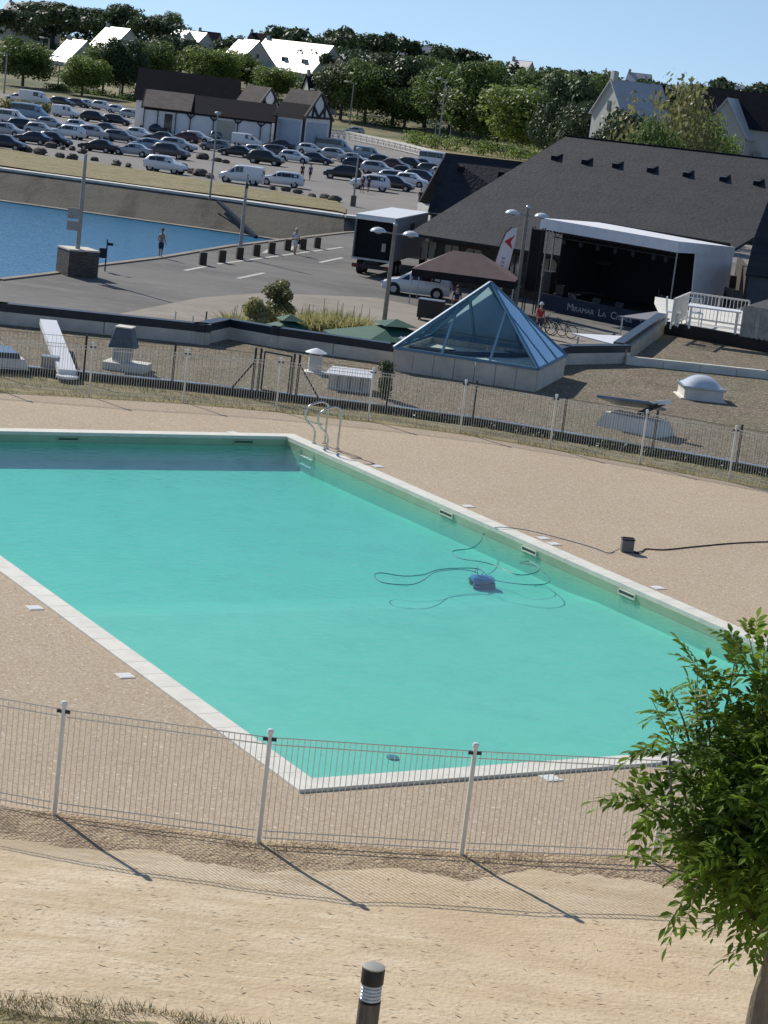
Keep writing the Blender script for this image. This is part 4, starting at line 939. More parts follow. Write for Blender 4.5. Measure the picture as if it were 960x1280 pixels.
mb=MB(); mb.add([(.05,TL+.1,.6),(tw-.05,TL+.1,.6),(tw-.05,TL+2.1,.6),(.05,TL+2.1,.6),(.05,TL+.1,2.9),(tw-.05,TL+.1,2.9),(tw-.15,TL+1.8,2.8),(.15,TL+1.8,2.8)],[(3,2,1,0),(4,5,6,7),(0,1,5,4),(1,2,6,5),(2,3,7,6),(3,0,4,7)]); cb=mb.build('cab',WHITE,tr_,bevel=.05)
MB().box((tw/2,TL+2.0,2.1),(tw-.4,.05,.9)).build('windscreen',CARGL,cb)
MB().box((tw/2+.7,-.03,1.9),(.25,.03,.5)).build('door_handle',GALV,tr_); MB().box((tw+.01,5.5,3.0),(.03,1.2,.5)).build('side_vent',BLACK,tr_)
MB().box((tw*.75,.3,1.35),(.35,.03,.65)).build('white_mark',mat('hanging_strap',(.4,.42,.45),.6),tr_) if False else None
# ================================================================== CARS
KIND={
 'hatch':([(-2.0,.28,.55,.60,.72,.66),(-1.97,.25,.78,.80,.80,.74),(-1.85,.24,.92,1.02,.84,.68),(-1.45,.22,.95,1.42,.86,.60),(-.9,.2,.95,1.48,.87,.62),(-.1,.2,.94,1.50,.87,.62),(.35,.2,.93,1.44,.87,.60),(1.05,.2,.92,.96,.86,.74),(1.6,.22,.82,.86,.84,.70),(1.95,.26,.62,.66,.76,.62),(2.03,.32,.48,.5,.64,.55)],(-1.27,1.25),.31),
 'estate':([(-2.35,.3,.58,.62,.74,.68),(-2.3,.26,.9,.93,.84,.76),(-2.18,.25,.96,1.1,.87,.70),(-1.8,.22,.96,1.44,.88,.62),(-1.0,.2,.96,1.5,.89,.63),(0,.2,.95,1.5,.89,.63),(.45,.2,.94,1.43,.89,.6),(1.15,.2,.93,.97,.88,.76),(1.8,.22,.82,.86,.86,.72),(2.2,.27,.62,.66,.78,.64),(2.3,.33,.48,.5,.66,.56)],(-1.4,1.4),.32),
 'sedan':([(-2.3,.3,.6,.63,.74,.68),(-2.25,.27,.92,.95,.84,.76),(-1.65,.24,.96,1.0,.87,.76),(-1.05,.22,.95,1.38,.88,.6),(-.3,.2,.94,1.44,.89,.62),(.3,.2,.93,1.40,.89,.6),(1.0,.2,.91,.95,.88,.76),(1.7,.22,.8,.84,.86,.72),(2.2,.27,.6,.64,.78,.64),(2.3,.33,.48,.5,.66,.56)],(-1.35,1.38),.32),
 'suv':([(-2.15,.38,.7,.75,.78,.72),(-2.1,.34,1.0,1.05,.86,.78),(-2.0,.32,1.08,1.25,.89,.72),(-1.6,.3,1.08,1.62,.91,.66),(-.8,.28,1.08,1.68,.92,.68),(.1,.28,1.07,1.68,.92,.68),(.5,.28,1.06,1.6,.92,.66),(1.15,.28,1.06,1.1,.91,.8),(1.8,.3,.96,1.0,.89,.76),(2.12,.35,.74,.78,.82,.7),(2.2,.42,.6,.62,.7,.6)],(-1.35,1.35),.37),
 'van':([(-2.2,.34,1.1,1.72,.84,.78),(-2.15,.28,1.12,1.82,.88,.80),(-1.2,.26,1.12,1.86,.9,.81),(-.3,.26,1.12,1.86,.9,.81),(.1,.26,1.10,1.86,.9,.81),(.55,.26,1.08,1.78,.9,.76),(1.35,.26,1.06,1.12,.89,.8),(1.9,.3,.92,.98,.87,.74),(2.15,.34,.7,.74,.8,.68),(2.2,.42,.55,.57,.7,.6)],(-1.35,1.42),.33),
 'bigvan':([(-2.75,.36,1.3,2.1,.9,.82),(-2.7,.3,1.32,2.25,.96,.86),(-1.4,.28,1.32,2.3,.98,.88),(0,.28,1.32,2.3,.98,.88),(.9,.28,1.3,2.26,.98,.86),(1.35,.28,1.26,2.0,.98,.82),(2.05,.28,1.2,1.28,.96,.84),(2.5,.32,1.0,1.05,.93,.78),(2.75,.36,.75,.8,.86,.7),(2.8,.45,.6,.62,.76,.64)],(-1.7,1.75),.37)}
CPROTO={}
DEF=paint((.7,.7,.7))
def car_proto(kind,side_glass=True):
    key=(kind,side_glass)
    if key in CPROTO: return CPROTO[key]
    S,(wr,wf),rad=KIND[kind]; t=thing('parked_car' if 'van' not in kind else 'parked_van','x','car' if 'van' not in kind else 'van')
    mb=MB(); vs=[]; NP=0
    for (x,zb,zl,zr_,wb_,wr_) in S:
        half=[(wb_*.9,zb),(wb_*1.0,zb+.3*(zl-zb)),(wb_*1.0,zb+.7*(zl-zb)),(wb_*.96,zl),(wr_+.02,zr_-.07*min(1,(zr_-zl)*4)),(wr_*.86,zr_),(wr_*.4,zr_+.02)]
        rg=half+[(-a,b) for a,b in reversed(half)]; NP=len(rg); vs+=[(x,a,b) for a,b in rg]
    fs=[]
    for i in range(len(S)-1):
        for k in range(NP): fs.append((i*NP+k,i*NP+(k+1)%NP,(i+1)*NP+(k+1)%NP,(i+1)*NP+k))
    fs.append(tuple(range(NP))); fs.append(tuple((len(S)-1)*NP+k for k in range(NP-1,-1,-1))); mb.add(vs,fs)
    body=mb.build('body',DEF,t,smooth=38)
    V=lambda i,k:Vector(vs[i*NP+k])
    cab=[i for i,s_ in enumerate(S) if s_[3]-s_[2]>.3]
    i0,i1=cab[0],cab[-1]
    for sgn in(0,1):
        kb,kt=(3,4) if sgn==0 else (NP-4,NP-5); off=Vector((0,.008 if sgn==0 else -.008,.0)); w=MB()
        rngs=[(a,b) for a,b in zip(cab,cab[1:])]
        if kind in('van','bigvan') and not side_glass: rngs=rngs[-2:] if kind=='van' else rngs[-2:]
        for a,b in rngs:
            lo=lambda i:lerp(V(i,kb),V(i,kt),.08)+off; hi=lambda i:lerp(V(i,kb),V(i,kt),.86)+off
            ea=.04 if a==rngs[0][0] else .015; eb=.04 if b==rngs[-1][1] else .015; dx=Vector((1,0,0))
            w.add([lo(a)+dx*ea,lo(b)-dx*eb,hi(b)-dx*eb,hi(a)+dx*ea],[(0,1,2,3) if sgn else (3,2,1,0)])
        w.add([lerp(V(i1,kb),V(i1+1,kb),.05)+off,lerp(V(i1,kb),V(i1+1,kb),.72)+off,lerp(V(i1,kt),V(i1+1,kt),.12)+off+Vector((0,0,-.03))],[(0,1,2) if sgn else (2,1,0)])
        w.build('side_window',CARGL,t)
    def screen(a,b,name,up):
        o_=Vector((.012 if b>a else -.012,0,.014)); A=[lerp(V(a,5),V(b,4),.10),lerp(V(a,NP-6),V(b,NP-5),.10)]; B=[lerp(V(a,4),V(b,4),.9),lerp(V(a,NP-5),V(b,NP-5),.9)]
        sh=lambda v,f:Vector((v.x,v.y*f,v.z)); MB().add([sh(A[0],.95)+o_,sh(A[1],.95)+o_,sh(B[1],.9)+o_,sh(B[0],.9)+o_],[(0,1,2,3)]).build(name,CARGL,t)
    screen(i1,i1+1,'windscreen',1)
    if i0>0: screen(i0,i0-1,'rear_window',1)
    elif side_glass or kind=='van':
        s_=S[0]; MB().box((s_[0]-.01,0,(s_[2]+s_[3])/2),(.02,s_[4]*1.3,(s_[3]-s_[2])*.6)).build('rear_window',CARGL,t)
    for x in(wr,wf):
        for y in(-1,1):
            wy_=.80 if kind!='bigvan' else .86
            w=MB().tube([(x,y*(wy_-.13),rad),(x,y*(wy_+.085),rad)],rad,18).build('wheel',TYRE,t,smooth=40); MB().tube([(x,y*(wy_-.1),rad),(x,y*(wy_+.095),rad)],rad*.62,12).build('rim',RIM,w)
            MB().tube([(x,y*(wy_-.1),rad+.03),(x,y*(wy_+.075),rad+.03)],rad*1.2,18).build('wheel_arch',BLACK,t)
    s_=S[-2]; 
    for y in(-1,1):
        MB().box((s_[0]-.03,y*s_[4]*.78,s_[2]-.02),(.22,.30,.14),rz=-y*.25).build('headlight',HLAMP,t,bevel=.02)
        s0=S[1]; MB().box((s0[0]-.01,y*s0[4]*.86,s0[2]-.10),(.1,.16,.22)).build('tail_light',TLAMP,t)
    MB().box((S[-1][0]-.02,0,S[-1][1]+.08),(.1,S[-1][4]*1.6,.14)).build('grille',BLACK,t)
    MB().box((S[0][0]-.005,0,S[0][1]+.22),(.03,.5,.11)).build('number_plate',WHITE,t)
    CPROTO[key]=[t,False]; return CPROTO[key]
PC={'white':(.72,.73,.75),'silver':(.40,.42,.44),'grey':(.16,.17,.18),'dark grey':(.06,.065,.07),'black':(.012,.013,.016),'navy':(.012,.02,.045),'maroon':(.07,.012,.02),'dark green':(.015,.03,.025),'pale blue':(.25,.36,.45)}
def put_car(px,py,kind,color,head,label,glass=True,z=QZ,fn=None,grp='cars parked in the harbour car park'):
    pr=car_proto(kind,glass); q=G(px,py,z) if fn is None else fn(px,py)
    S=KIND[kind][0]
    loc_=q+Vector((0,.9,0))
    if not pr[1]:
        t=pr[0]; pr[1]=True; t.location=loc_; t.rotation_euler=(0,0,R(head+rnd.uniform(-9,5)))
    else: t=dup(pr[0],loc_,R(head+rnd.uniform(-9,5)))
    t['label']=label; t['group']=grp; t['category']='van' if 'van' in kind else 'car'
    t.name='parked_van' if 'van' in kind else 'parked_car'
    for c in t.children:
        if c.name.startswith('body'):
            c.material_slots[0].link='OBJECT'; c.material_slots[0].material=paint(PC[color])
    return t
# heading 0 = nose to the right of the photo, 180 = to the left
CARS=[(38,180,'sedan','navy',172,'dark navy saloon behind the boulders near the left edge'),
(66,182,'hatch','black',-8,'black hatchback with boulders before its nose, right of the navy saloon'),
(8,170,'hatch','silver',-6,'silver hatchback cut by the left edge, behind the navy saloon'),
(49,169,'hatch','silver',-10,'silver hatchback behind the black hatchback'),
(83,173,'suv','white',170,'white off-roader between the silver hatchback and the silver people carrier'),
(116,174,'suv','silver',-8,'silver people carrier in the second row, directly behind the black saloon'),
(121,190,'sedan','black',172,'black saloon in the front row left of the grey saloon'),
(150,178,'estate','grey',-12,'grey estate car behind the black saloon and the silver grey saloon'),
(163,195,'sedan','silver',176,'silver grey saloon in the front row, nose left, beside the white crossover'),
(212,198,'suv','dark grey',-8,'dark grey off-roader directly behind the white crossover'),
(205,216,'suv','white',-12,'white crossover parked alone at the grass verge'),
(14,155,'van','white',-10,'white van cut by the left edge'),
(36,150,'bigvan','pale blue',-10,'long pale blue van at the left, behind the white van'),
(81,147,'van','white',-8,'small white panel van in the third row, left of the black people carrier',False),
(117,153,'suv','black',-8,'black people carrier in the third row'),
(145,156,'estate','black',-12,'black estate car right of the black people carrier'),
(42,130,'bigvan','white',-12,'tall white van behind the hedge at the left',False),
(20,127,'hatch','white',170,'small white hatchback left of the tall white van'),
(76,133,'suv','dark green',-10,'dark green off-roader right of the tall white van'),
(97,134,'estate','dark grey',-10,'dark grey estate car left of the white cars at the back'),
(110,135,'hatch','white',-14,'white hatchback at the back left, first of three white ones'),
(128,138,'suv','white',-14,'white off-roader at the back left, middle of three white ones'),
(147,142,'hatch','white',-14,'white hatchback by the hall corner, last of three white ones'),
(165,148,'estate','silver',-20,'silver estate car at the left corner of the timbered hall'),
(194,167,'sedan','navy',-10,'navy saloon before the left end of the timbered hall'),
(236,163,'hatch','black',168,'black hatchback before the second bay of the timbered hall'),
(199,178,'sedan','dark grey',174,'dark grey saloon in front of the navy saloon'),
(231,178,'hatch','maroon',172,'maroon hatchback beside the white hatchback before the hall'),
(246,178,'hatch','white',-10,'white hatchback beside the maroon hatchback'),
(268,179,'suv','dark green',-70,'dark green off-roader right of the white hatchback before the hall'),
(297,172,'sedan','navy',174,'navy saloon against the right bays of the hall'),
(181,188,'hatch','pale blue',170,'pale blue hatchback behind the silver grey saloon'),
(308,184,'van','white',-8,'white panel van in front of the hall, behind the black saloon',False),
(347,187,'sedan','navy',174,'navy saloon right of the white panel van'),
(371,182,'bigvan','white',178,'white minibus with dark windows before the garage doors'),
(294,196,'sedan','black',176,'black saloon in front of the white panel van'),
(331,206,'suv','black',-6,'black off-roader in the middle of the car park'),
(367,203,'hatch','white',-10,'white hatchback right of the black off-roader'),
(300,230,'van','white',176,'white panel van at the verge, facing left',False),
(350,233,'estate','white',178,'white estate car parked tail to tail with the white panel van'),
(418,193,'bigvan','silver',-6,'silver minibus with dark windows beside the white barrier'),
(420,201,'suv','silver',-8,'silver off-roader in front of the silver minibus'),
(394,205,'sedan','navy',-8,'dark blue saloon left of the silver off-roader'),
(460,200,'van','pale blue',-8,'pale blue van at the white barrier'),
(427,225,'suv','black',178,'big black off-roader left of the white compact off-roader'),
(462,238,'suv','white',176,'white compact off-roader at the front of the right block'),
(494,238,'hatch','black',-12,'black hatchback beside the white compact off-roader'),
(497,230,'estate','silver',-14,'silver estate car behind the black hatchback'),
(514,233,'hatch','white',-14,'white hatchback at the right end of the front row by the slate roof'),
(528,229,'estate','navy',-14,'navy estate car next to the slate roofed wing'),
(472,219,'suv','silver',-10,'silver off-roader behind the white compact off-roader'),
(493,212,'sedan','maroon',-12,'maroon saloon in the right block'),
(514,211,'hatch','black',-12,'black hatchback behind the navy estate car'),
(530,212,'sedan','navy',-12,'navy saloon in the last row of the right block'),
(547,210,'bigvan','white',-16,'white van at the end of the right block above the slate wing'),
(541,221,'suv','dark grey',-14,'dark grey off-roader at the edge of the slate wing'),
(447,212,'hatch','navy',-8,'navy hatchback behind the big black off-roader'),
(5,187,'estate','navy',-8,'navy estate car cut by the left edge in the front row'),
(62,161,'hatch','silver',-8,'silver hatchback behind the white off-roader and left of the small panel van'),
(30,164,'estate','navy',-8,'navy estate car between the silver hatchbacks and the vans at the left'),
(98,164,'hatch','white',-8,'white hatchback directly behind the silver people carrier'),
(133,167,'sedan','dark grey',-10,'dark grey saloon between the people carriers and the grey estate car'),
(174,174,'hatch','white',-12,'white hatchback left of the dark grey saloon before the hall'),
(222,188,'estate','silver',-8,'silver estate car behind the dark grey off-roader'),
(268,189,'hatch','grey',172,'grey hatchback left of the black saloon before the hall'),
(322,196,'hatch','silver',-8,'silver hatchback behind the black off-roader in the middle'),
(348,196,'estate','dark grey',-8,'dark grey estate car between the navy saloon and the white hatchback'),
(388,193,'hatch','white',-8,'white hatchback left of the silver minibus'),
(442,205,'sedan','silver',-8,'silver saloon between the silver off-roader and the pale blue van'),
(478,208,'hatch','black',-10,'black hatchback left of the maroon saloon in the right block'),
(505,222,'sedan','black',-12,'black saloon in the middle of the right block'),
(556,224,'hatch','silver',-14,'silver hatchback partly hidden by the slate roofed wing'),
(442,168,'hatch','silver',175,'silver hatchback driving on the road behind the white barrier')]
for c in CARS: put_car(*c[:6],*(c[6:] or (True,)))
wc=put_car(512,364,'hatch','white',173,'white hatchback half under the brown gazebo in front of the truck',grp=None or 'cars on the quay'); wc.location=G(520,371,QZ)+Vector((0,.6,0)); wc.name='parked_car'
# ================================================================== ROCKS
rk=[(14,180),(64,185),(78,187),(90,188),(50,193),(75,197),(90,200),(118,201),(145,208),(160,209),(253,199),(271,202),(282,204),(250,220),(240,217),(262,223),(228,212),(340,237),(357,239),(372,242),(390,247),(103,192),(34,190),(406,249),(418,252)]
rp_=[]
for s_ in range(3):
    t=thing('boulder','x','boulder'); MB().ell((0,0,.28),(.85,.5,.40),12,8,jit=.35,rs=random.Random(s_+5)).build('stone',ROCKM,t,smooth=25); rp_.append([t,False])
for i,(x,y) in enumerate(rk):
    q=G(x,y,QZ); k=i%3; sc_=.55+.55*rnd.random()
    if not rp_[k][1]: t=rp_[k][0]; rp_[k][1]=True; t.location=q
    else: t=dup(rp_[k][0],q)
    t.rotation_euler=(0,0,rnd.random()*6); t.scale=(sc_,sc_,sc_); t['label']='brown boulder lying along the grass verge of the car park'; t['group']='boulders along the verge'; t['category']='boulder'
# white barrier behind the car park
ba=[(398,161),(430,165),(465,172),(500,180),(530,188),(556,196)]; bp_=[G(x,y+9,QZ) for x,y in ba]
bar_=thing('white_barrier','long curved white slatted barrier behind the car park','barrier',bp_[0]); o=bp_[0]; P_=spline(bp_,5)
HB=1.35
for z_,wd_ in((HB,.35),(HB*.62,.10),(.25,.1)):
    mb=MB()
    for a,b in zip(P_,P_[1:]): mb.bar(a-o+Vector((0,0,z_)),b-o+Vector((0,0,z_)),.12,wd_)
    mb.build('rail',CONCL,bar_)
mb=MB()
for i,(a,b) in enumerate(zip(P_,P_[1:])):
    m=(a+b)/2; mb.bar(a-o,m-o+Vector((0,0,HB)),.10,.16); mb.bar(m-o+Vector((0,0,HB)),b-o,.10,.16)
    mb.bar(a-o,a-o+Vector((0,0,HB)),.12,.14)
mb.build('bracing',CONCL,bar_)
# ================================================================== TIMBERED HALL
def gable(par,O,p0,u,L,Wd,h,rise,roofm,wallm,frames=True,over=.5,name='',ends=True):
    """gabled volume: ridge along u, from p0; v = u rotated towards +y"""
    v=Vector((-u.y,u.x,0)); 
    p0=Vector(p0)-O
    mb=MB(); a,b,c,d=p0,p0+u*L,p0+u*L+v*Wd,p0+v*Wd; H=Vector((0,0,h)); rg0=p0+v*Wd/2+Vector((0,0,h+rise)); rg1=rg0+u*L
    mb.add([a,b,c,d,a+H,b+H,c+H,d+H,rg0,rg1],[(0,1,5,4),(2,3,7,6),(1,2,6,9,5),(3,0,4,8,7),(3,2,1,0)]); wl=mb.build('wall',wallm,par)
    e=rise/(Wd/2); ev=v*over; dz=Vector((0,0,-over*e)); 
    A=MB(); A.slab([a+H-ev+dz-u*over+Vector((0,0,.15)),b+H-ev+dz+u*over+Vector((0,0,.15)),rg1+u*over+Vector((0,0,.15)),rg0-u*over+Vector((0,0,.15))],.14)
    A.slab([d+H+ev+dz-u*over+Vector((0,0,.15)),c+H+ev+dz+u*over+Vector((0,0,.15)),rg1+u*over+Vector((0,0,.152)),rg0-u*over+Vector((0,0,.152))],.14); rf=A.build('roof',roofm,par)
    return a,b,c,d,rg0,rg1,v
hz=QZ
H0=G(178,165,QZ);H1=G(392,190,QZ); hu=(H1-H0).normalized(); HO=Vector((H0.x,H0.y,QZ))
hall=thing('timbered_hall','white timber framed hall with dark roofs behind the parked cars','building',H0)
HL=(H1-H0).length; hv=Vector((-hu.y,hu.x,0)); ppm=F/H0.y
def HP(t,d=0): return H0+hu*(HL*t)+hv*d
# back long volume
gable(hall,HO,HP(-.08,9),hu,HL*.58,11,4.6,4.2,SLATEB,WALLW)
# front long lean-to block
a,b,c,d,r0,r1,v=gable(hall,HO,HP(0,0),hu,HL*.74,8,3.7,2.2,SLATEB,WALLW)
MB().slab([HP(-.01,-.7)-HO+Vector((0,0,3.72)),HP(.27,-.7)-HO+Vector((0,0,3.72)),HP(.27,4.0)-HO+Vector((0,0,6.12)),HP(-.01,4.0)-HO+Vector((0,0,6.12))],.1).build('tiled_roof_section',TILEB,hall)
# mid gable
ur=Vector((math.cos(R(-33)),math.sin(R(-33)),0)); vr=Vector((-ur.y,ur.x,0))
def gable_frame(p0,Wd,L,h,rise,doors):
    p0=p0-HO; e0=p0+ur*L; e1_=e0+vr*Wd; em=(e0+e1_)/2; z=lambda q,h_:q+Vector((0,0,h_)); f=MB(); o=ur*.08
    for a_,b_ in((z(e0,h),z(em,h+rise)),(z(em,h+rise),z(e1_,h)),(z(e0,h),z(e1_,h)),(z(lerp(e0,e1_,.27),h),z(lerp(e0,em,.62),h+rise*.62)),(z(lerp(e0,e1_,.73),h),z(lerp(e1_,em,.62),h+rise*.62)),(z(em,h),z(lerp(e0,em,.5),h+rise*.5)),(z(em,h),z(lerp(e1_,em,.5),h+rise*.5)),(z(e0,0),z(e0,h)),(z(e1_,0),z(e1_,h))): f.bar(a_+o,b_+o,.3,.3)
    f.build('gable_timbers',TIMB,hall)
    f=MB(); o=-vr*.08
    for t_ in(0,1): f.bar(lerp(p0,e0,t_)+o,z(lerp(p0,e0,t_),h)+o,.3,.3)
    f.bar(z(p0,h-.15)+o,z(e0,h-.15)+o,.25,.3); f.build('timber_frame',TIMB,hall)
    if doors:
        for A_,B_,o_ in((p0,e0,-vr*.05),(e0,e1_,ur*.05)): MB().bar(z(lerp(A_,B_,.12),2.1)+o_,z(lerp(A_,B_,.88),2.1)+o_,.06,4.1).build('garage_door',GDOOR,hall)
GDOOR=mat('garage_door',(.42,.50,.58),.5,var=.05,scale=1)
mg=HP(.50,8.5); gable(hall,HO,mg,ur,HL*.16,6.5,5.0,3.2,TILEB,WALLW,over=.3); gable_frame(mg,6.5,HL*.16,5.0,3.2,False)
# right block, gable facing right
rbp=HP(.765,1.5); RL=HL*.20; RW=6.6
gable(hall,HO,rbp,ur,RL,RW,4.9,3.6,TILEB,WALLW,over=.4); gable_frame(rbp,RW,RL,4.9,3.6,True)
q0=rbp-ur*.45-vr*.48-HO; q1=rbp+ur*(RL+.45)-vr*.48-HO; sl_=3.6/(RW/2); up_q=vr*1.9+Vector((0,0,1.9*sl_)); zb=4.9-.4*sl_+.2-.08*sl_
MB().slab([q0+Vector((0,0,zb)),q1+Vector((0,0,zb)),q1+Vector((0,0,zb))+up_q,q0+Vector((0,0,zb))+up_q],.08).build('dark_roof_section',SLATEB,hall)
fr=MB()
def beam(t0,z0,t1,z1,dd,wd=.32): fr.bar(HP(t0,dd)-HO+Vector((0,0,z0)),HP(t1,dd)-HO+Vector((0,0,z1)),.1,wd,up=hv) if False else fr.bar(HP(t0,dd)-HO+Vector((0,0,z0)),HP(t1,dd)-HO+Vector((0,0,z1)),.1 if t0!=t1 else wd,wd if t0!=t1 else .1)
for t_ in(0,.08,.185,.27,.405,.545,.68,.74): beam(t_,0,t_,3.6,-.06)
beam(0,3.45,.74,3.45,-.07); beam(0,1.2,.27,1.2,-.065,.18) if False else None
for t_ in(.27,.405,.545,.68):
    beam(t_,2.7,t_+.025,3.4,-.075,.2); beam(t_,2.7,t_-.025,3.4,-.078,.2)
fr.build('timber_frame',TIMB,hall)
# garage doors and glazed doors
def hpan(t0,t1,z0,z1,dd,m,name):
    A_=HP(t0,dd)-HO+Vector((0,0,(z0+z1)/2));B_=HP(t1,dd)-HO+Vector((0,0,(z0+z1)/2)); return MB().bar(A_,B_,.06,z1-z0).build(name,m,hall)
o=hpan(.42,.53,.3,3.0,-.04,mat('shutters',(.45,.43,.36),.6,var=.1,scale=2),'shuttered_window')
hpan(.12,.165,.05,3.0,-.04,WIND,'glazed_door')
# ================================================================== HOUSES
def house(px,pyridge,dist,wpx,Wd,hwall,rise,ang,label,roofm=SLATEL,wallm=WALLC,chim=1,wins=3,dormers=0):
    ridge=AT(px,pyridge,dist); L=wpx/F*dist; u=Vector((math.cos(R(ang)),math.sin(R(ang)),0)); v=Vector((-u.y,u.x,0))
    L=L/max(.35,abs(u.x)); base=ridge.z-hwall-rise; O=Vector((ridge.x,ridge.y,base)); t=thing('house',label,'house',O,0,'houses on the hillside')
    p0=O-u*L/2-v*Wd/2
    a,b,c,d,r0,r1,vv=gable(t,O,p0,u,L,Wd,hwall,rise,roofm,wallm,over=.35)
    # foundation below
    MB().prism([(a.x,a.y),(b.x,b.y),(c.x,c.y),(d.x,d.y)],-12,-.01).build('foundation',wallm,t)
    for k in range(chim):
        q=lerp(r0,r1,.02+.96*k if chim>1 else .03); ch=MB().box(q+Vector((0,0,.35)),(.7,.9,1.5),rz=R(ang)).build('chimney',WALLC,t); MB().box(q+Vector((0,0,1.12)),(.5,.6,.15),rz=R(ang)).build('chimney_pot',TILEB,ch)
    for k in range(wins):
        q=lerp(a,b,(k+.6)/(wins+.2)); w=MB().box(q-vv*.03+Vector((0,0,hwall*.45)),(1.0,.08,1.3),rz=R(ang)).build('window',WIND,t); MB().box(q-vv*.06+Vector((0,0,hwall*.45)),(.07,.06,1.3),rz=R(ang)).build('glazing_bar',WHITE,w)
    for (ga,gb_,s_) in((d,a,-1),(b,c,1)):   # gable-end windows
        m=(ga+gb_)/2
        for zz in(hwall*.45,hwall+rise*.25): MB().box(m+u*s_*.03+Vector((0,0,zz)),(.08,.9,1.2),rz=R(ang)).build('window',WIND,t)
    for k in range(dormers):
        q=lerp(a,b,(k+.7)/(dormers+.4))+vv*Wd*.2+Vector((0,0,hwall+rise*.36)); dm_=MB().box(q,(1.5,1.9,1.3),rz=R(ang)).build('dormer',WALLC,t); MB().box(q+Vector((0,0,.7)),(1.8,2.3,.16),rz=R(ang)).build('dormer_roof',roofm,dm_); MB().box(q-vv*.97,(.9,.05,.9),rz=R(ang)).build('dormer_window',WIND,dm_)
    return t
GA=-52   # ridge bearing that throws the low sun's glint at the camera
HS=[(97,50,560,27,12,3,6.2,-48,'house with a blazing white roof behind the yellow green tree at the left'),
(148,35,620,34,13,3,6.8,-50,'house with a tall white glinting roof above the tree tops at the left'),
(243,40,640,34,12,3,6.5,-48,'house with a white roof and a grey gable left of the hill top pines'),
(228,38,700,22,10,3,6,-60,'narrow gabled house behind the dark trees at the left'),
(312,50,600,26,12,3,6,-50,'house with a small white roof directly left of the largest white roof'),
(374,53,600,88,16,3.0,8.6,-44,'long house with the largest white roof and dormers in the middle',),
(455,69,560,50,11,3,5,-34,'low house with a white roof right of the largest white roof'),
(523,57,720,32,10,3.5,6.5,-25,'pale grey gabled house standing on the wooded ridge'),
(653,76,760,22,9,3,6,-40,'small white roofed house with a pointed gable on the right ridge'),
(728,96,700,26,9,2.6,4.5,-20,'low pale roofed house between the trees on the right ridge'),
(40,5,820,60,12,3,5,-20,'pale roofed house at the very top left behind dark trees'),
(800,92,800,26,9,3,5,-20,'small cream house just below the ridge trees at the right'),
(928,108,850,18,9,3,4,-20,'tiny white house at the right end of the ridge'),
(572,70,800,24,9,3,4,-20,'small pale roof half hidden among ridge trees in the middle'),
(485,74,640,26,10,3,5,-40,'small house with a pale roof at the tree tops left of the grey gabled house')]
for i,h_ in enumerate(HS): h_=(h_[0],h_[1],h_[2]+(60 if h_[2]<645 else 0))+h_[3:]; house(*h_,dormers=3 if i==5 else 0)
house(344,50,800,24,12,3.4,6,-30,'house with a dark roof above the largest white roof',roofm=SLATEB)
house(432,76,600,34,10,3,5.5,-60,'house with a black shadowed roof between the white ones',roofm=SLATEB)  # roof shadow is put into the colour with black slate
house(400,95,500,30,12,3.5,6.5,20,'house with a dark slate roof behind the trees right of the hall',roofm=SLATEB)
house(325,42,760,22,10,3,5,-20,'small dark roofed house on the skyline left of the ridge trees',roofm=SLATEB)
house(262,40,780,26,9,3,5.5,-20,'dark roofed house on the skyline at the left',roofm=SLATEB)
house(795,104,280,60,8.5,4.0,4.2,24,'large house with a pale sunlit roof behind the sparse tree at the right')
# apartment house at the right edge
ap=AT(918,117,300); apO=Vector((ap.x,ap.y,QZ)); A_=thing('apartment_house','pale apartment house with a dark roof, gables and balconies at the right edge','building',apO)
zt=ap.z
a,b,c,d,r0,r1,vv=gable(A_,apO,apO+Vector((-5.5,3,0)),Vector((1,-.05,0)).normalized(),20,11,zt-QZ-4.2,4.6,SLATEB,WALLC)
ug=Vector((.3,1,0)).normalized(); gO=apO+Vector((-2.6,-3,0))
a2,b2,c2,d2,q0,q1,v2=gable(A_,apO,gO+Vector((4.6,0,0)),ug,9,6.4,zt-QZ-5.4,4.6,SLATEL,WALLC)
for zz in(2.0,5.2):
    for xx in(.7,3.2): w=MB().box(Vector((gO.x-apO.x+xx-.6,gO.y-apO.y+.15-.5*xx*.12,zz+.4)),(.9,.1,1.3),rz=-.29).build('window',WIND,A_)
for zz in(1.6,4.4,7.0):
    for xx in(4.6,7.2,9.8,12.4): w=MB().box(Vector((xx,2.45-.05*xx,zz)),(1.1,.1,1.4)).build('window',WIND,A_)
    bl_=MB().box(Vector((9,1.9,zz-.9)),(9.5,1.2,.15)).build('balcony',WALLW,A_); mb=MB()
    for k in range(20): mb.box(Vector((4.5+k*.48,1.35,zz-.4)),(.06,.05,.9))
    mb.box(Vector((9,1.35,zz+.05)),(9.5,.07,.07)); mb.build('railing',WALLW,bl_)
MB().box(Vector((14.5,6.5,zt-QZ+.6)),(1.0,.8,2.0)).build('chimney',WALLC,A_)
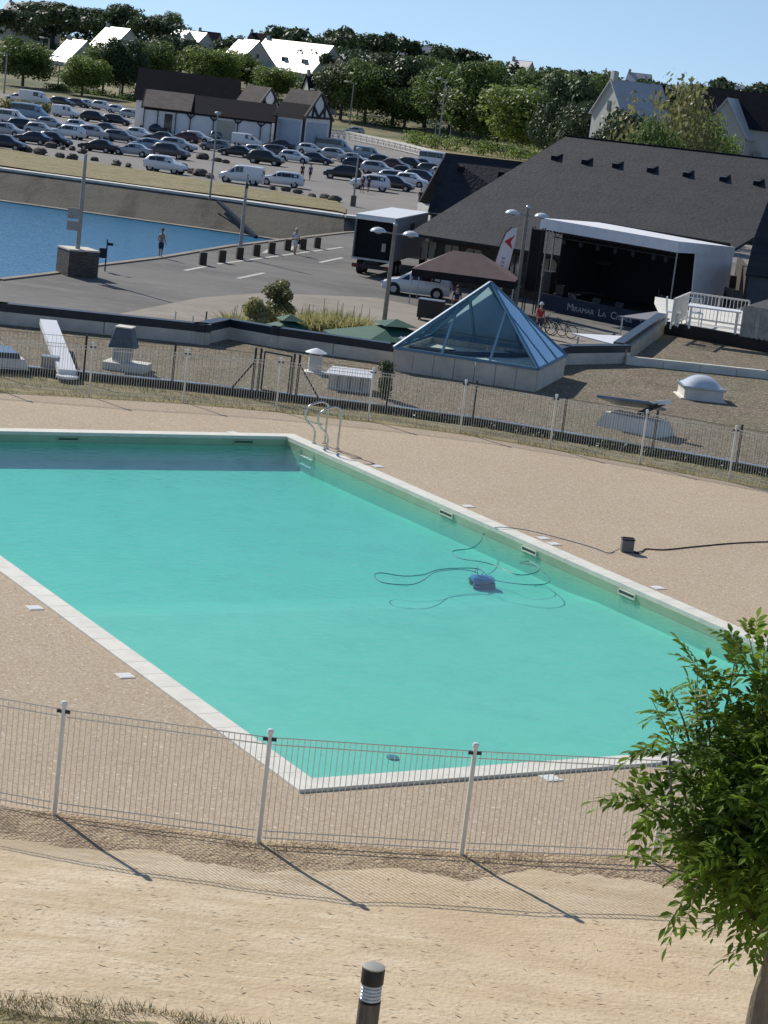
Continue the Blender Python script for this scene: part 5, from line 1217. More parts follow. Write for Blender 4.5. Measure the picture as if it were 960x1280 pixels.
# ================================================================== TREES
def put_tree(k,px,pb,pt,label,wpx=None,group='trees beyond the car park',dist=None):
    pr=P(k); q=GT(px,pb) if dist is None else AT(px,pb,dist)
    if dist: q.z=QZ
    top=AT(px,pt,q.y); H=top.z-q.z; s=H/pr[1]; wx=s if wpx is None else (wpx/F*q.y)/pr[2]*1.0
    if not pr[3]: t=pr[0]; pr[3]=True; t.location=q
    else: t=dup(pr[0],q)
    t.rotation_euler=(0,0,rnd.random()*6.28); t.scale=(wx*1.22,wx*1.22,s*1.05); t['label']=label; t['group']=group; t['category']='tree'; return t
TR=[('round',28,108,47,'round grey green tree at the left edge above the road',58),
('light',102,120,68,'yellow green tree left of the timbered hall',48),
('round',128,118,52,'green tree beside the yellow green one at the left',44),
('dark',152,122,48,'dark tree behind the left end of the timbered hall',46),
('round',184,108,50,'green tree behind the roof of the timbered hall, left one',56),
('dark',215,104,46,'dark tree behind the roof of the timbered hall, middle one',60),
('light',262,112,58,'bright green tree behind the hall, below the white roofs',58),
('round',296,112,62,'green tree behind the right part of the hall roof',48),
('light',345,124,82,'light green bushy tree right of the hall gable',44),
('dark',322,112,84,'dark tree left of the light bushy tree by the hall gable',44),
('dark',425,150,82,'dark tree by the row of lamp posts, leftmost of the wood',60),
('round',455,155,76,'dense tree behind the tall lamp posts left of centre',62),
('dark',490,158,70,'tall dark tree in the middle of the wood',70),
('round',505,162,108,'low round tree at the road in the middle of the wood',52),
('tall',530,160,70,'tall tree behind the low round one in the wood',66),
('round',560,172,84,'dense green tree behind the three lamp posts',70),
('tall',598,182,74,'tall bright green tree right of the three lamp posts',76),
('dark',575,176,110,'dark low tree below the three lamp posts',60),
('light',650,196,104,'big round light green tree with a visible trunk on the dry meadow',84),
('tall',672,184,84,'tall green tree behind the big round one',74),
('dark',705,190,96,'dark tree behind the ridge of the big slate roof',64),
('round',735,194,88,'green tree with thin crown left of the pale roofed house',58),
('dark',722,200,128,'dark bush like tree just above the slate ridge',56),
('dark',775,212,140,'dark green tree before the large pale roofed house',66),
('olive',832,216,104,'sparse yellow green tree with visible branches at the right',92),
('light',868,218,138,'yellow green tree between the sparse tree and the apartment house',64),
('round',820,216,150,'green tree at the foot of the sparse tree',56),
('light',900,214,165,'low bush like tree before the apartment house',40),
('round',620,186,120,'green tree partly hidden by the big round one',56),
('pine',150,56,4,'solitary dark pine crown on the skyline at the left',34),
('pine',65,60,2,'broad dark pine on the skyline at the top left',80),
('pine',20,60,12,'dark pine at the top left corner',60),
('pine',105,62,8,'dark pine right of the broad one at the top left',50),
('tall',213,62,14,'narrow dark cypress like tree between the white roofs',24),
('pine',195,62,18,'dark pine beside the narrow tree on the left skyline',36)]
for (k,px,pb,pt,lb,wx) in TR: put_tree(k,px,pb,pt,lb,wx,dist={775:235,832:215,868:230,820:205,900:240,722:300,735:330,705:320}.get(px))
# far wood on the hill
mb=MB(); rs=random.Random(21)
def blob(px,top,dist,wpx,n,ls):
    T=AT(px,top,dist); w_=wpx/F*dist; hh=w_*(.55+.3*rs.random()); 
    for k in range(4):
        c=T+Vector((rs.uniform(-.3,.3)*w_,rs.uniform(-.3,.3)*w_,-hh*(.45+.25*rs.random()))); r=w_*(.24+.12*rs.random())
        leafcloud(mb,c,(r,r,hh*.42),n//4,ls,rs,shell=.6)
    return T
for i in range(330):
    px=-60+1100*(i+rs.random())/330; d_=rs.choice((700,780,860,940)); top=interp(px,PROF)+rs.uniform(-1,8) if i%3 else interp(px,PROF)+rs.uniform(6,26)
    blob(px,top,d_,rs.uniform(22,44),230,.75)
for i in range(150):
    px=380+640*rs.random(); top=interp(px,PROF)+rs.uniform(18,60); blob(px,top,rs.uniform(560,680),rs.uniform(26,44),230,.6)
for i in range(46):
    px=-40+430*rs.random(); top=interp(px,PROF)+rs.uniform(42,60); blob(px,top,rs.uniform(740,800),rs.uniform(26,40),200,.6)
tag(mb.build('woodland',LF['dark']),'dark wood covering the hill along the skyline','woodland',kind='stuff')
# mid wood, lighter
mb=MB()
for i in range(70):
    px=395+600*rs.random(); top=interp(px,PROF)+rs.uniform(38,78); 
    if 730<px<960 and top>150: continue
    blob(px,top,rs.uniform(500,560),rs.uniform(26,40),240,.5)
tag(mb.build('woodland',LF['mid']),'green thicket of trees on the lower slope of the hill','woodland',kind='stuff')
# hedges / shrubs
def hedge(label,pts,h,wd,leaf,n,name='hedge',fn=G5,ls=.22):
    P_=[fn(x,y) for x,y in pts]; O=P_[0]; t=thing(name,label,'hedge',O); rs=random.Random(hash(label)%1000 if False else len(label)*7); mb=MB(); sp=spline(P_,6)
    for k in range(n):
        q=rs.random()*(len(sp)-1); i=int(q); c=lerp(sp[i],sp[i+1],q-i)-O+Vector((rs.gauss(0,.3)*wd,rs.gauss(0,.3)*wd,h*.5)); leafcloud(mb,c,(wd*.5,wd*.5,h*.5*(.8+.4*rs.random())),60,ls,rs,shell=.6)
    mb.build('foliage',leaf,t); w=MB()
    for p in sp[::3]: w.tube([p-O,p-O+Vector((.1,0,h*.6))],.05,4)
    w.build('stems',BARK,t); return t
hedge('dark clipped hedge along the road at the left',[(-20,97),(30,103),(78,108)],4.5,4,LF['hedge'],60)
hedge('olive brown hedge before the tall white van at the left',[(-20,133),(20,137),(62,142)],1.5,2,LF['olive'],45)
hedge('green bushes by the road above the silver minibus',[(410,150),(450,160),(495,168)],3.2,4,LF['mid'],50)
hedge('yellow green bushes behind the white barrier above the slate wing',[(520,182),(570,190),(640,199),(700,206)],2.8,4,LF['light'],70)
hedge('scrubby undergrowth below the trees left of the timbered hall',[(60,116),(110,122),(165,130)],2.2,3,LF['mid'],60)
hedge('undergrowth along the road below the wood left of the lamp group',[(400,146),(470,158),(540,168)],3.4,6,LF['dark'],90)
hedge('undergrowth below the wood between the three lamp posts and the slate ridge',[(545,172),(610,182),(700,192)],3.0,6,LF['mid'],90)
hedge('dark undergrowth behind the timbered hall',[(170,122),(260,124),(350,132)],3.0,5,LF['dark'],70,fn=GT)
# lamp posts far
FL=[(59,80,62,48),(72,113,76,82),(5,117,7,67),(149,122,152,88),(419,147,422,99),(436,162,442,103),(446,150,451,94),(547,186,556,99),(543,176,549,117),(562,176,568,119),(397,142,399,113),(316,116,318,88),(308,112,310,84),(697,182,703,127),(717,178,721,135),(776,184,779,140),(926,196,928,170)]
LFL=['thin lamp post among the trees at the top left','lamp post with a side arm behind the white van','lamp post at the left edge by the road','lamp post at the left corner of the timbered hall','lamp post before the wood, leftmost of a group of three','lamp post before the wood, nearest and tallest of a group of three','lamp post before the wood, rightmost of a group of three','tallest lamp post at the yellow green bushes','lamp post just left of the tallest one at the bushes','lamp post just right of the tallest one at the bushes','short lamp post right of the hall gable','lamp post behind the hall, right one of a pair','lamp post behind the hall, left one of a pair','lamp post above the slate roof ridge, left one','lamp post above the slate roof ridge, second from the left','lamp post rising behind the dark tree at the slate ridge','lamp post in front of the apartment house']
for (x,y,tx,ty),lb in zip(FL,LFL):
    q=G(x,y,QZ) if G(x,y,QZ).y<460 else GT(x,y); H=AT(tx,ty,q.y).z-q.z; t=thing('street_lamp',lb,'street lamp',q,0,'street lamps beyond the car park')
    k=q.y/380; MB().tube([(0,0,0),(0,0,H)],[.17*k,.11*k],6).build('pole',GALV,t); MB().bar((0,0,H-.1),(-1.0*k,0,H+.05),.1*k).build('arm',GALV,t); MB().ell((-1.3*k,0,H),(.5*k,.3*k,.16*k),8,5).build('lamp_head',CONCL,t)
# ================================================================== QUAY FURNITURE
def parasol(px,pt,Y,wd,label,logo=True):
    ap=AT(px,pt,Y); t=thing('green_parasol',label,'parasol',(ap.x,ap.y,QZ),.35,'green parasols below the parapet'); H=ap.z-QZ; w=wd/2
    MB().tube([(0,0,0),(0,0,H-.1)],.04,8).build('pole',WOODD,t)
    cn=[(-w,-w,H-.85),(w,-w,H-.85),(w,w,H-.85),(-w,w,H-.85)]
    mb=MB()
    for i in range(4): mb.add([cn[i],cn[(i+1)%4],(0,0,H-.12)],[(0,1,2)])
    for i in range(4): a=Vector(cn[i]);b=Vector(cn[(i+1)%4]); mb.add([a,b,b-Vector((0,0,.16)),a-Vector((0,0,.16))],[(3,2,1,0)])
    mb.build('canopy',GREENC,t); k=w*.32
    mb=MB(); c2=[(-k,-k,H-.18),(k,-k,H-.18),(k,k,H-.18),(-k,k,H-.18)]
    for i in range(4): mb.add([c2[i],c2[(i+1)%4],(0,0,H+.04)],[(0,1,2)])
    mb.build('vent_cap',GREENC,t)
    for i in range(4): MB().bar((0,0,H-.2),Vector(cn[i])+Vector((0,0,-.02)),.025).build('rib',WOODD,t)
    if logo:
        mb=MB(); n_=Vector((0,-.73,w)).normalized(); y_=-w*.62; z_=H-.12-.73*.62+.012
        for a in(60,90,120,35,145):
            d=Vector((math.cos(R(a)),math.sin(R(a))*math.cos(math.atan(.73/w)),math.sin(R(a))*math.sin(math.atan(.73/w)))); mb.bar(Vector((0,y_,z_)),Vector((0,y_,z_))+d*.32,.06,.01,up=n_)
        mb.bar((-.22,y_-.14,z_-.05),(.22,y_-.14,z_-.05),.06,.01); mb.build('printed_emblem',WHITEM,t)
    return t
parasol(496,400,80,4.3,'large green parasol with a pale printed emblem left of the glass pyramid')
parasol(364,394,82,2.9,'smaller green parasol partly below the parapet in front of the bush')
# gazebo
gc=G(578,384,QZ); gA=thing('brown_gazebo','brown pop-up gazebo with dark valance beside the white car','gazebo',gc,-.12)
gw,gd=2.9,1.7; cn=[(-gw,-gd,1.95),(gw,-gd,1.95),(gw,gd,1.95),(-gw,gd,1.95)]; rd=[(-.9,0,3.1),(.7,0,3.1)]
MB().add(cn+rd,[(0,1,5,4),(1,2,5),(2,3,4,5),(3,0,4)]).build('canopy',BROWNC,gA)
mb=MB()
for i in range(4): a=Vector(cn[i]);b=Vector(cn[(i+1)%4]); mb.add([a,b,b-Vector((0,0,.42)),a-Vector((0,0,.42))],[(3,2,1,0)])
mb.build('valance',BLKCLOTH,gA)
for c_ in cn: MB().box((c_[0]*.98,c_[1]*.98,0.97),(.06,.06,1.94)).build('leg',ZINC,gA)
# roller crate
q=G(537,402,QZ); rc=thing('flight_case','black wheeled flight case standing near the brown gazebo','flight case',q+Vector((0,.4,0)),-.15)
MB().box((0,0,.62),(1.35,.7,.95)).build('case',BLACK,rc,bevel=.03); MB().box((0,0,1.11),(1.38,.73,.04)).build('lid',ZINC,rc)
for xx in(-.55,.55):
    for yy in(-.25,.25): MB().tube([(xx-.03,yy,.08),(xx+.03,yy,.08)],.08,10).build('castor',TYRE,rc)
# feather flag
q=G(612,384,QZ); fg=thing('feather_flag','white feather flag with a red angular mark by the street lamp','flag',q,-.05)
pts=[Vector(p) for p in((0,0,0),(0,0,2.6),(.12,0,3.6),(.35,0,4.35),(.72,0,4.75))]; base=AT(620,402,q.y)
H=AT(640,283,q.y).z-q.z; k=H/4.75; lean=.16
def fp(x,z): return Vector((x*k*1.0+z*k*.07-.2,0,z*k))
MB().tube([fp(p.x*.8,p.z) for p in pts],.03,6).build('pole',BLACK,fg)
out=[fp(0.02,1.1),fp(.72,1.1),fp(.85,2.6),fp(.92,4.0),fp(.88,4.7),fp(.6,4.62),fp(.32,4.3),fp(.14,3.6),fp(.02,2.6)]
n=len(out); vs=out+[p+Vector((0,.02,0)) for p in out]; MB().add(vs,[tuple(range(n)),tuple(range(2*n-1,n-1,-1))]+[(i,n+i,n+(i+1)%n,(i+1)%n) for i in range(n)]).build('banner',WHITEM,fg)
f3=lambda a:[Vector((p.x,-.012,p.z)) for p in a]
MB().add(f3([fp(.30,3.85),fp(.84,4.28),fp(.84,3.45),fp(.66,3.86)]),[(0,3,1),(0,2,3)]).build('printed_mark',RED,fg)
mb=MB()
for j in range(7): mb.add(f3([fp(.34,2.95-j*.22),fp(.52,2.95-j*.22),fp(.52,2.82-j*.22),fp(.34,2.82-j*.22)]),[(3,2,1,0)])
mb.build('printed_text',GREYP,fg)
# black stacked speaker tower / drape right of lamp
q=G(660,391,QZ); tw_=thing('speaker_tower','tall black draped tower left of the stage','speaker tower',q,-.3); Ht=AT(664,283,q.y).z-q.z
mb=MB(); 
for s_ in(-.33,.33):
    for r_ in(-.28,.28): mb.tube([(s_,r_,0),(s_*.9,r_,Ht)],.04,5)
mb.build('frame',DARKM,tw_); MB().box((0,0,Ht*.62),(.72,.6,Ht*.72)).build('drape',BLKCLOTH,tw_,bevel=.06); MB().tube([(-.5,-.5,1.5),(-1.5,-.9,.2)],.05,6).build('outrigger',ZINC,tw_)
# awnings near the recess
aw=G(822,400,-3.0); a1=thing('grey_awning','grey sloping awning above the two seated people','awning',(aw.x,aw.y,QZ),-.35); 
zt=2.15
MB().slab([(-1.7,-1.0,zt-.15),(.6,-1.4,zt-.05),(1.7,1.2,zt+.35),(.3,1.5,zt+.35)],.06).build('canopy',GREYC,a1)
for c_ in((-1.55,-.9),(.5,-1.25),(1.55,1.1),(.3,1.4)): MB().tube([(c_[0],c_[1],0),(c_[0],c_[1],zt-.1)],.04,6).build('leg',ZINC,a1)
q=AT(757,426,84); a2=thing('pale_awning','flat pale awning just behind the parapet corner','awning',(q.x,q.y,QZ),-.35); zt=q.z-QZ
MB().slab([(-1.5,.35,zt+.05),(.95,-.6,zt-.05),(1.3,.0,zt+.0),(.9,1.5,zt+.2)],.05).build('canopy',WHITEM,a2)
for c_ in((-1.2,.3),(.8,-.4),(.75,.8)): MB().tube([(c_[0],c_[1],0),(c_[0],c_[1],zt-.05)],.04,6).build('leg',ZINC,a2)
# terrace railing, table, chairs, screen
rA=G(838,411,.42);rB=G(920,421,.42);rC=rA+Vector((.9,3.3,0)); rD=rB+Vector((.7,2.8,0)); O=Vector((rA.x,rA.y,.42))
rl=thing('terrace_railing','white metal railing around the terrace at the right','railing',O)
def rail(A,B,glass=False):
    A=A-O;B=B-O; mb=MB(); 
    for z_ in(.95,.12): mb.bar(A+Vector((0,0,z_)),B+Vector((0,0,z_)),.05,.06)
    n=max(2,int((B-A).length/1.1))
    for k in range(n+1): p=lerp(A,B,k/n); mb.bar(p,p+Vector((0,0,.95)),.05)
    o=mb.build('rail_section',CONCL,rl)
    m2=MB(); n=int((B-A).length/.12)
    for k in range(1,n): p=lerp(A,B,k/n); m2.bar(p+Vector((0,0,.12)),p+Vector((0,0,.95)),.018)
    m2.build('balusters',CONCL,o)
rail(rA,rC); rail(rC,rD)
q=(rA+rB)/2+Vector((.4,1.0,0)); tb_=thing('terrace_table','white rectangular table on the terrace','table',Vector((q.x,q.y,.42)),-.1)
MB().box((0,0,.73),(1.7,.8,.05)).build('tabletop',WHITE,tb_,bevel=.01)
for xx in(-.75,.75):
    for yy in(-.3,.3): MB().box((xx,yy,.36),(.06,.06,.7)).build('leg',WHITE,tb_)
def chair(p,rz,lb):
    t=thing('terrace_chair',lb,'chair',p,rz,'white chairs on the terrace'); MB().box((0,0,.45),(.45,.45,.04)).build('seat',WHITE,t)
    mb=MB(); mb.tube([(-.22,.22,.45),(-.22,.28,.9),(.22,.28,.9),(.22,.22,.45)],.02,6)
    for x_ in(-.1,0,.1): mb.tube([(x_,.22,.45),(x_,.28,.9)],.012,5)
    mb.build('backrest',WHITE,t)
    for xx in(-.2,.2):
        for yy in(-.2,.2): MB().box((xx,yy,.22),(.035,.035,.44)).build('leg',WHITE,t)
chair(Vector((q.x-1.3,q.y+.1,.42)),1.4,'white metal chair at the left end of the terrace table'); chair(Vector((q.x-.5,q.y+.85,.42)),.1,'white metal chair behind the terrace table')
sA=G(926,421,.42);sB=G(965,427,.42); sc_=thing('slatted_screen','weathered grey slatted wooden screen at the right end of the terrace','fence',sA); mb=MB(); 
WG=mat('grey_wood',(.36,.34,.31),.8,var=.2,scale=4)
for k in range(15):
    p=(sB-sA)*(k/12); MB_=mb.box(p+Vector((0,0,.52+.02*math.sin(k*3))),(.11,.025,1.0),rz=facing(sA,sB))
mb.build('slats',WG,sc_); MB().bar(Vector((0,.03,.85)),(sB-sA)*1.2+Vector((0,.03,.85)),.04,.08).build('rail',WG,sc_)
# pale gable behind screen
q=G(945,392,-1.2); 
lt=thing('lean_to','small pale lean-to with a sloping roof behind the terrace screen','shed',(q.x,q.y,QZ)); zz=q.z-QZ
MB().add([(-1.1,0,0),(3,0,0),(3,0,zz+1.3),(-1.1,0,zz-.5),(-1.1,3,0),(3,3,0),(3,3,zz+1.3),(-1.1,3,zz-.5)],[(0,1,2,3),(7,6,5,4),(0,4,5,1),(1,5,6,2),(3,0,4,7)][:]).build('wall',WALLC,lt)
MB().slab([(-1.3,-.2,zz-.55),(3.2,-.2,zz+1.42),(3.2,3.2,zz+1.42),(-1.3,3.2,zz-.55)],.12).build('roof',SLATE,lt)
# railing bits on the quay near the parapet kink
q=G(222,402,QZ+.0); 
rt=AT(220,389,78); h_=thing('pipe_handrail','thin white pipe handrail beyond the parapet on the quay','handrail',(rt.x,rt.y,QZ)); z1=rt.z-QZ
MB().tube([(0,0,0),(0,0,z1),(.65,0,z1-.1),(.65,0,0)],.03,6).build('rail',CONCL,h_); MB().tube([(1.1,.2,0),(1.1,.2,z1+.1)],.03,6).build('upright',DARKM,h_)
# bicycles
def bike(p,rz,lb):
    t=thing('bicycle',lb,'bicycle',p,rz,'bicycles parked before the stage')
    for x_ in(-.52,.52):
        pts=[(x_+.33*math.cos(a*math.pi/9),0,.34+.33*math.sin(a*math.pi/9)) for a in range(19)]; w=MB().tube(pts,.022,5).build('wheel',TYRE,t); s_=MB()
        for a in range(6): s_.tube([(x_,0,.34),(x_+.32*math.cos(a*1.05),0,.34+.32*math.sin(a*1.05))],.004,3)
        s_.build('spokes',ZINC,w)
    mb=MB()
    for a,b in(((-.52,0,.34),(-.12,0,.32)),((-.12,0,.32),(-.25,0,.8)),((-.12,0,.32),(.33,0,.78)),((-.22,0,.72),(.33,0,.8)),((-.52,0,.34),(-.22,0,.72)),((.33,0,.85),(.52,0,.34))): mb.tube([a,b],.018,6)
    mb.build('frame',DARKM,t); MB().tube([(.3,-.25,.98),(.34,0,.95),(.3,.25,.98)],.014,6).tube([(.33,0,.8),(.34,0,.95)],.014,6).build('handlebar',BLACK,t); MB().box((-.27,0,.87),(.24,.12,.05)).build('saddle',BLACK,t,bevel=.02)
for i,(x,y,lb) in enumerate(((676,416,'leftmost dark bicycle beside the person in red'),(690,418,'dark bicycle in the middle of the group before the stage'),(701,421,'rightmost dark bicycle of the group before the stage'))): bike(G(x,y,QZ),2.6+.15*i,lb)
# ================================================================== bush and reeds by the parapet
def bush(px,Y,pt,wpx,leaf,label,name='shrub',n=10,ls=.1):
    b=AT(px,pt,Y); O=Vector((b.x,b.y,QZ)); H=b.z-QZ; w=wpx/F*Y; t=thing(name,label,'shrub',O); rs=random.Random(int(px)); mb=MB(); st=MB()
    for k in range(n):
        a=rs.random()*6.28; c=Vector((math.cos(a)*w*.36*rs.random(),math.sin(a)*w*.36*rs.random(),H*(.25+.62*rs.random()))); r=w*(.12+.08*rs.random()); leafcloud(mb,c,(r,r,r*.9),230,ls,rs,shell=.3); st.tube([(0,0,0),c*.5+Vector((rs.gauss(0,.05),0,0)),c],[.05,.03,.01],5)
    st.build('stems',BARKL,t); mb.build('foliage',leaf,t)
bush(355,93,338,62,LF['olive'],'tall loose olive bush beyond the parapet',n=26,ls=.07)
bush(325,90,368,60,LF['reed'],'low yellow green bush left of the tall olive one',n=24,ls=.08)
def reeds(px,Y,pt,wpx,label):
    b=AT(px,pt,Y); O=Vector((b.x,b.y,QZ)); H=b.z-QZ; w=wpx/F*Y; t=thing('reed_clump',label,'reeds',O,0,'reed clumps beyond the parapet'); rs=random.Random(int(px)); mb=MB(); pm=MB()
    for k in range(1100):
        x=rs.gauss(0,.34)*w; y=rs.gauss(0,.3)*w*.6; h=H*(.62+.38*rs.random())*(1-.5*min(1,abs(x)/w)); d=Vector((rs.gauss(0,.18),rs.gauss(0,.18),1)); p=Vector((x,y,0)); s=Vector((.045,rs.gauss(0,.02),0)); m=p+d*h*.6; e=p+Vector((d.x*1.9,d.y*1.9,.95))*h
        mb.add([p-s,p+s,m+s,m-s,e],[(0,1,2,3),(3,2,4)])
    mb.build('blades',LF['reed'],t); s=MB()
    for k in range(5): x=rs.gauss(0,.3)*w; s.tube([(x,0,0),(x+rs.gauss(0,.1),0,H*(.85+.2*rs.random()))],.009,4)
    s.build('stalks',WOODD,t)
for (px,pt,w_,lb) in((392,380,40,'reed clump right of the tall olive bush, leftmost one'),(418,378,44,'reed clump in the middle beyond the parapet'),(443,382,38,'reed clump left of the street lamp, rightmost one'),(300,384,22,'small reed clump left of the yellow green bush')): reeds(px,91,pt,w_,lb)
# dark potted shrub on the gravel roof by the pyramid
q=G(479,500); t=thing('dark_shrub','small dark conifer standing on the gravel roof left of the glass pyramid','shrub',q); rs=random.Random(4); mb=MB()
for k in range(9): leafcloud(mb,(rs.gauss(0,.05),.2+rs.gauss(0,.05),.12+.085*k),(.19,.19,.12),160,.03,rs,shell=.4)
mb.build('foliage',LF['dark'],t); MB().tube([(0,.2,0),(0,.2,.7)],.03,6).build('stem',BARK,t)
def low_hedge():
    t=thing('creeping_shrub','dark low shrubs growing along the kerb behind the far fence at the right','shrub',G(640,545)); O=t.location.copy(); rs=random.Random(9); mb=MB()
    for k in range(110):
        px=rs.choice((rs.uniform(520,600),rs.uniform(620,700),rs.uniform(790,960),rs.uniform(755,830))); i=interp(px,kp); q=G(px,i,.05)+Vector((rs.gauss(0,.1),-.16,0)); leafcloud(mb,(q.x-O.x,q.y-O.y,-.16+.06*rs.random()),(.24,.12,.16),55,.035,rs,shell=.3)
    mb.build('foliage',LF['hedge'],t)
low_hedge()
# ================================================================== FOREGROUND: bollard lamp + ash tree
bo=AT(467,1212,14.95); bo.z=0; bl_=thing('bollard_light','round bollard light with black cap and clear ring in the foreground','bollard light',(bo.x,bo.y,0))
k=AT(467,1207,14.95).z
MB().lathe([(.085,-.1),(.083,k-.30),(.083,k-.285)],28).build('post',mat('grey_wood_post',(.15,.125,.10),.85,var=.3,scale=6,bump=.5,bscale=30,stretch=(3,3,.4)),bl_,smooth=40)
MB().lathe([(.080,k-.285),(.084,k-.28),(.084,k-.275),(.05,k-.27)],28).build('lower_ring',BLACK,bl_,smooth=40)
gl_=MB(); 
for j in range(5): z0=k-.27+j*.027; gl_.lathe([(.070,z0),(.080,z0+.006),(.080,z0+.020),(.070,z0+.026)],28)
gl_.build('clear_ring',CLEARP,bl_,smooth=30); MB().lathe([(.035,k-.27),(.035,k-.13)],16).build('reflector',STEEL,bl_,smooth=40)
MB().lathe([(.072,k-.14),(.086,k-.135),(.086,k-.018),(.083,k-.012)],28).build('cap',mat('cap_black',(.02,.014,.012),.5),bl_,smooth=40)
MB().lathe([(.085,k-.014),(.085,k-.004),(.07,k),(.005,k+.001)],28).build('lid',mat('lid_grey',(.42,.39,.34),.45,metal=.3,var=.1,scale=6),bl_,smooth=30)
def ash_tree():
    Y=14.8; tb=AT(950,1262,Y); O=Vector((tb.x-.02,Y,-.05)); t=thing('ash_tree','young ash tree with pinnate leaves at the right edge of the foreground','tree',O)
    rs=random.Random(5); mb=MB(); ctr=Vector((.42,0,2.35))
    trunk=[Vector((0,0,-.3)),Vector((.01,0,.5)),Vector((.03,.02,1.1)),Vector((.10,.0,1.7)),Vector((.3,.05,2.5)),Vector((.35,0,3.2))]
    mb.tube(trunk,[.115,.10,.088,.07,.045,.015],12)
    lf=MB()
    def leaf(p,d,L):
        d=d.normalized(); side=d.cross(Vector((0,0,1))); 
        if side.length<.1: side=Vector((1,0,0))
        side.normalize(); up=side.cross(d).normalized(); a=rs.uniform(-.7,.7); side,up=side*math.cos(a)+up*math.sin(a),up*math.cos(a)-side*math.sin(a)
        n=rs.choice((4,5,5,6)); pts=[p+d*L*(i/n)-Vector((0,0,L*.25*(i/n)**2)) for i in range(n+1)]
        for i in range(1,n+1):
            for s in((-1,1) if i<n else (0,)):
                dd=(side*s*.8+d*.65-Vector((0,0,.2+.1*rs.random()))+Vector((rs.gauss(0,.12),rs.gauss(0,.12),rs.gauss(0,.12)))).normalized() if s else (pts[-1]-pts[-2]).normalized()
                ll=L*.36*(.8+.4*rs.random()); w=dd.cross(up).normalized()*ll*.21; q=pts[i]; m=q+dd*ll*.42; e=q+dd*ll-Vector((0,0,ll*.08)); f=up*ll*.05
                lf.add([q,m+w+f,q+dd*ll*.75+w*.65+f,e,q+dd*ll*.75-w*.65+f,m-w+f,m],[(0,6,1),(6,3,2,1),(0,5,6),(6,5,4,3)])
        lf.tube([pts[0],pts[-1]],.0016,3)
    def branch(st,en,r,nl,spread=.1):
        mid=lerp(st,en,.5)+Vector((rs.gauss(0,.05),rs.gauss(0,.05),.05)); mb.tube([st,mid,en],[r,r*.6,r*.2],5)
        for k in range(nl):
            u=.25+.75*(k+rs.random())/nl; p=(lerp(st,mid,u*2) if u<.5 else lerp(mid,en,u*2-1)); d=(en-st).normalized()*.5+Vector((rs.gauss(0,.75),rs.gauss(0,.75),rs.gauss(.1,.5))); leaf(p,d,.22+.11*rs.random())
    def edge(z): # crown radius by height (silhouette to the left)
        return interp(z,[(.95,.60),(1.9,.8),(2.15,1.0),(2.4,1.12),(2.5,1.12),(2.9,.95),(3.2,.75),(3.5,.5)])
    for i in range(230):
        z=2.1+1.3*((i+.5)/230); a=i*2.399; rr=edge(z)*(.65+.4*rs.random()); en=Vector((.30+math.cos(a)*rr,math.sin(a)*rr,z+rs.gauss(0,.08)))
        ts=min(max((z-.55)/3.0,.3),.92)*5; k=int(ts); st=lerp(trunk[min(k,4)],trunk[min(k+1,5)],ts-k); branch(st,en,.012,12)
    # inner fill
    for i in range(1050):
        a=rs.random()*6.28; z=rs.uniform(2.12,3.1); rr=edge(z)*.95*math.sqrt(rs.random()); leaf(Vector((.3+math.cos(a)*rr,math.sin(a)*rr,z)),Vector((rs.gauss(0,1),rs.gauss(0,1),rs.gauss(0,.6))),.27)
    # protruding shoots seen in the photo
    def at(px,py,y=0.0):
        q=AT(px,py,Y+y); return q-O
    for (a,b,nl) in(((950,1000),(935,790),14),((880,1010),(872,830),12),((900,1010),(880,835),11),((840,1020),(845,900),10),((860,1040),(815,875),9),((870,1060),(785,985),10),((860,1040),(800,1000),9),((960,1000),(955,800),12),((870,960),(838,860),9),((905,900),(925,800),8),((870,1120),(820,1080),6),((935,1140),(885,1165),6),((960,1160),(940,1180),5),((900,1050),(850,1130),8)):
        branch(at(*a,rs.uniform(-.3,.3)),at(*b,rs.uniform(-.3,.3)),.012,nl)
    mb.build('trunk',BARKL,t,smooth=60); lf.build('crown',LF['ash'],t)
ash_tree()
# ================================================================== PEOPLE
def skin_mesh(verts,edges,radii,name,m,parent,sub=1,root=0):
    me=bpy.data.meshes.new(name); me.from_pydata(verts,edges,[]); o=bpy.data.objects.new(name,me); COL.objects.link(o)
    sk=o.modifiers.new('s','SKIN'); 
    for i,r in enumerate(radii): me.skin_vertices[0].data[i].radius=(r,r) if not isinstance(r,tuple) else r
    me.skin_vertices[0].data[root].use_root=True
    su=o.modifiers.new('u','SUBSURF'); su.levels=sub; su.render_levels=sub
    dg=bpy.context.evaluated_depsgraph_get(); m2=bpy.data.meshes.new_from_object(o.evaluated_get(dg)); bpy.data.objects.remove(o); bpy.data.meshes.remove(me)
    m2.materials.clear(); m2.materials.append(m); m2.polygons.foreach_set('use_smooth',[True]*len(m2.polygons)); m2.name=name
    r=bpy.data.objects.new(name,m2); COL.objects.link(r)
    if parent: r.parent=parent
    return r
SKIN=mat('skin',(.36,.20,.13),.6,var=.06,scale=5); HAIR=mat('hair',(.03,.02,.015),.7); 
def cloth(c): return mat('cloth_%d_%d_%d'%tuple(int(v*99) for v in c),c,.85,var=.1,scale=4)
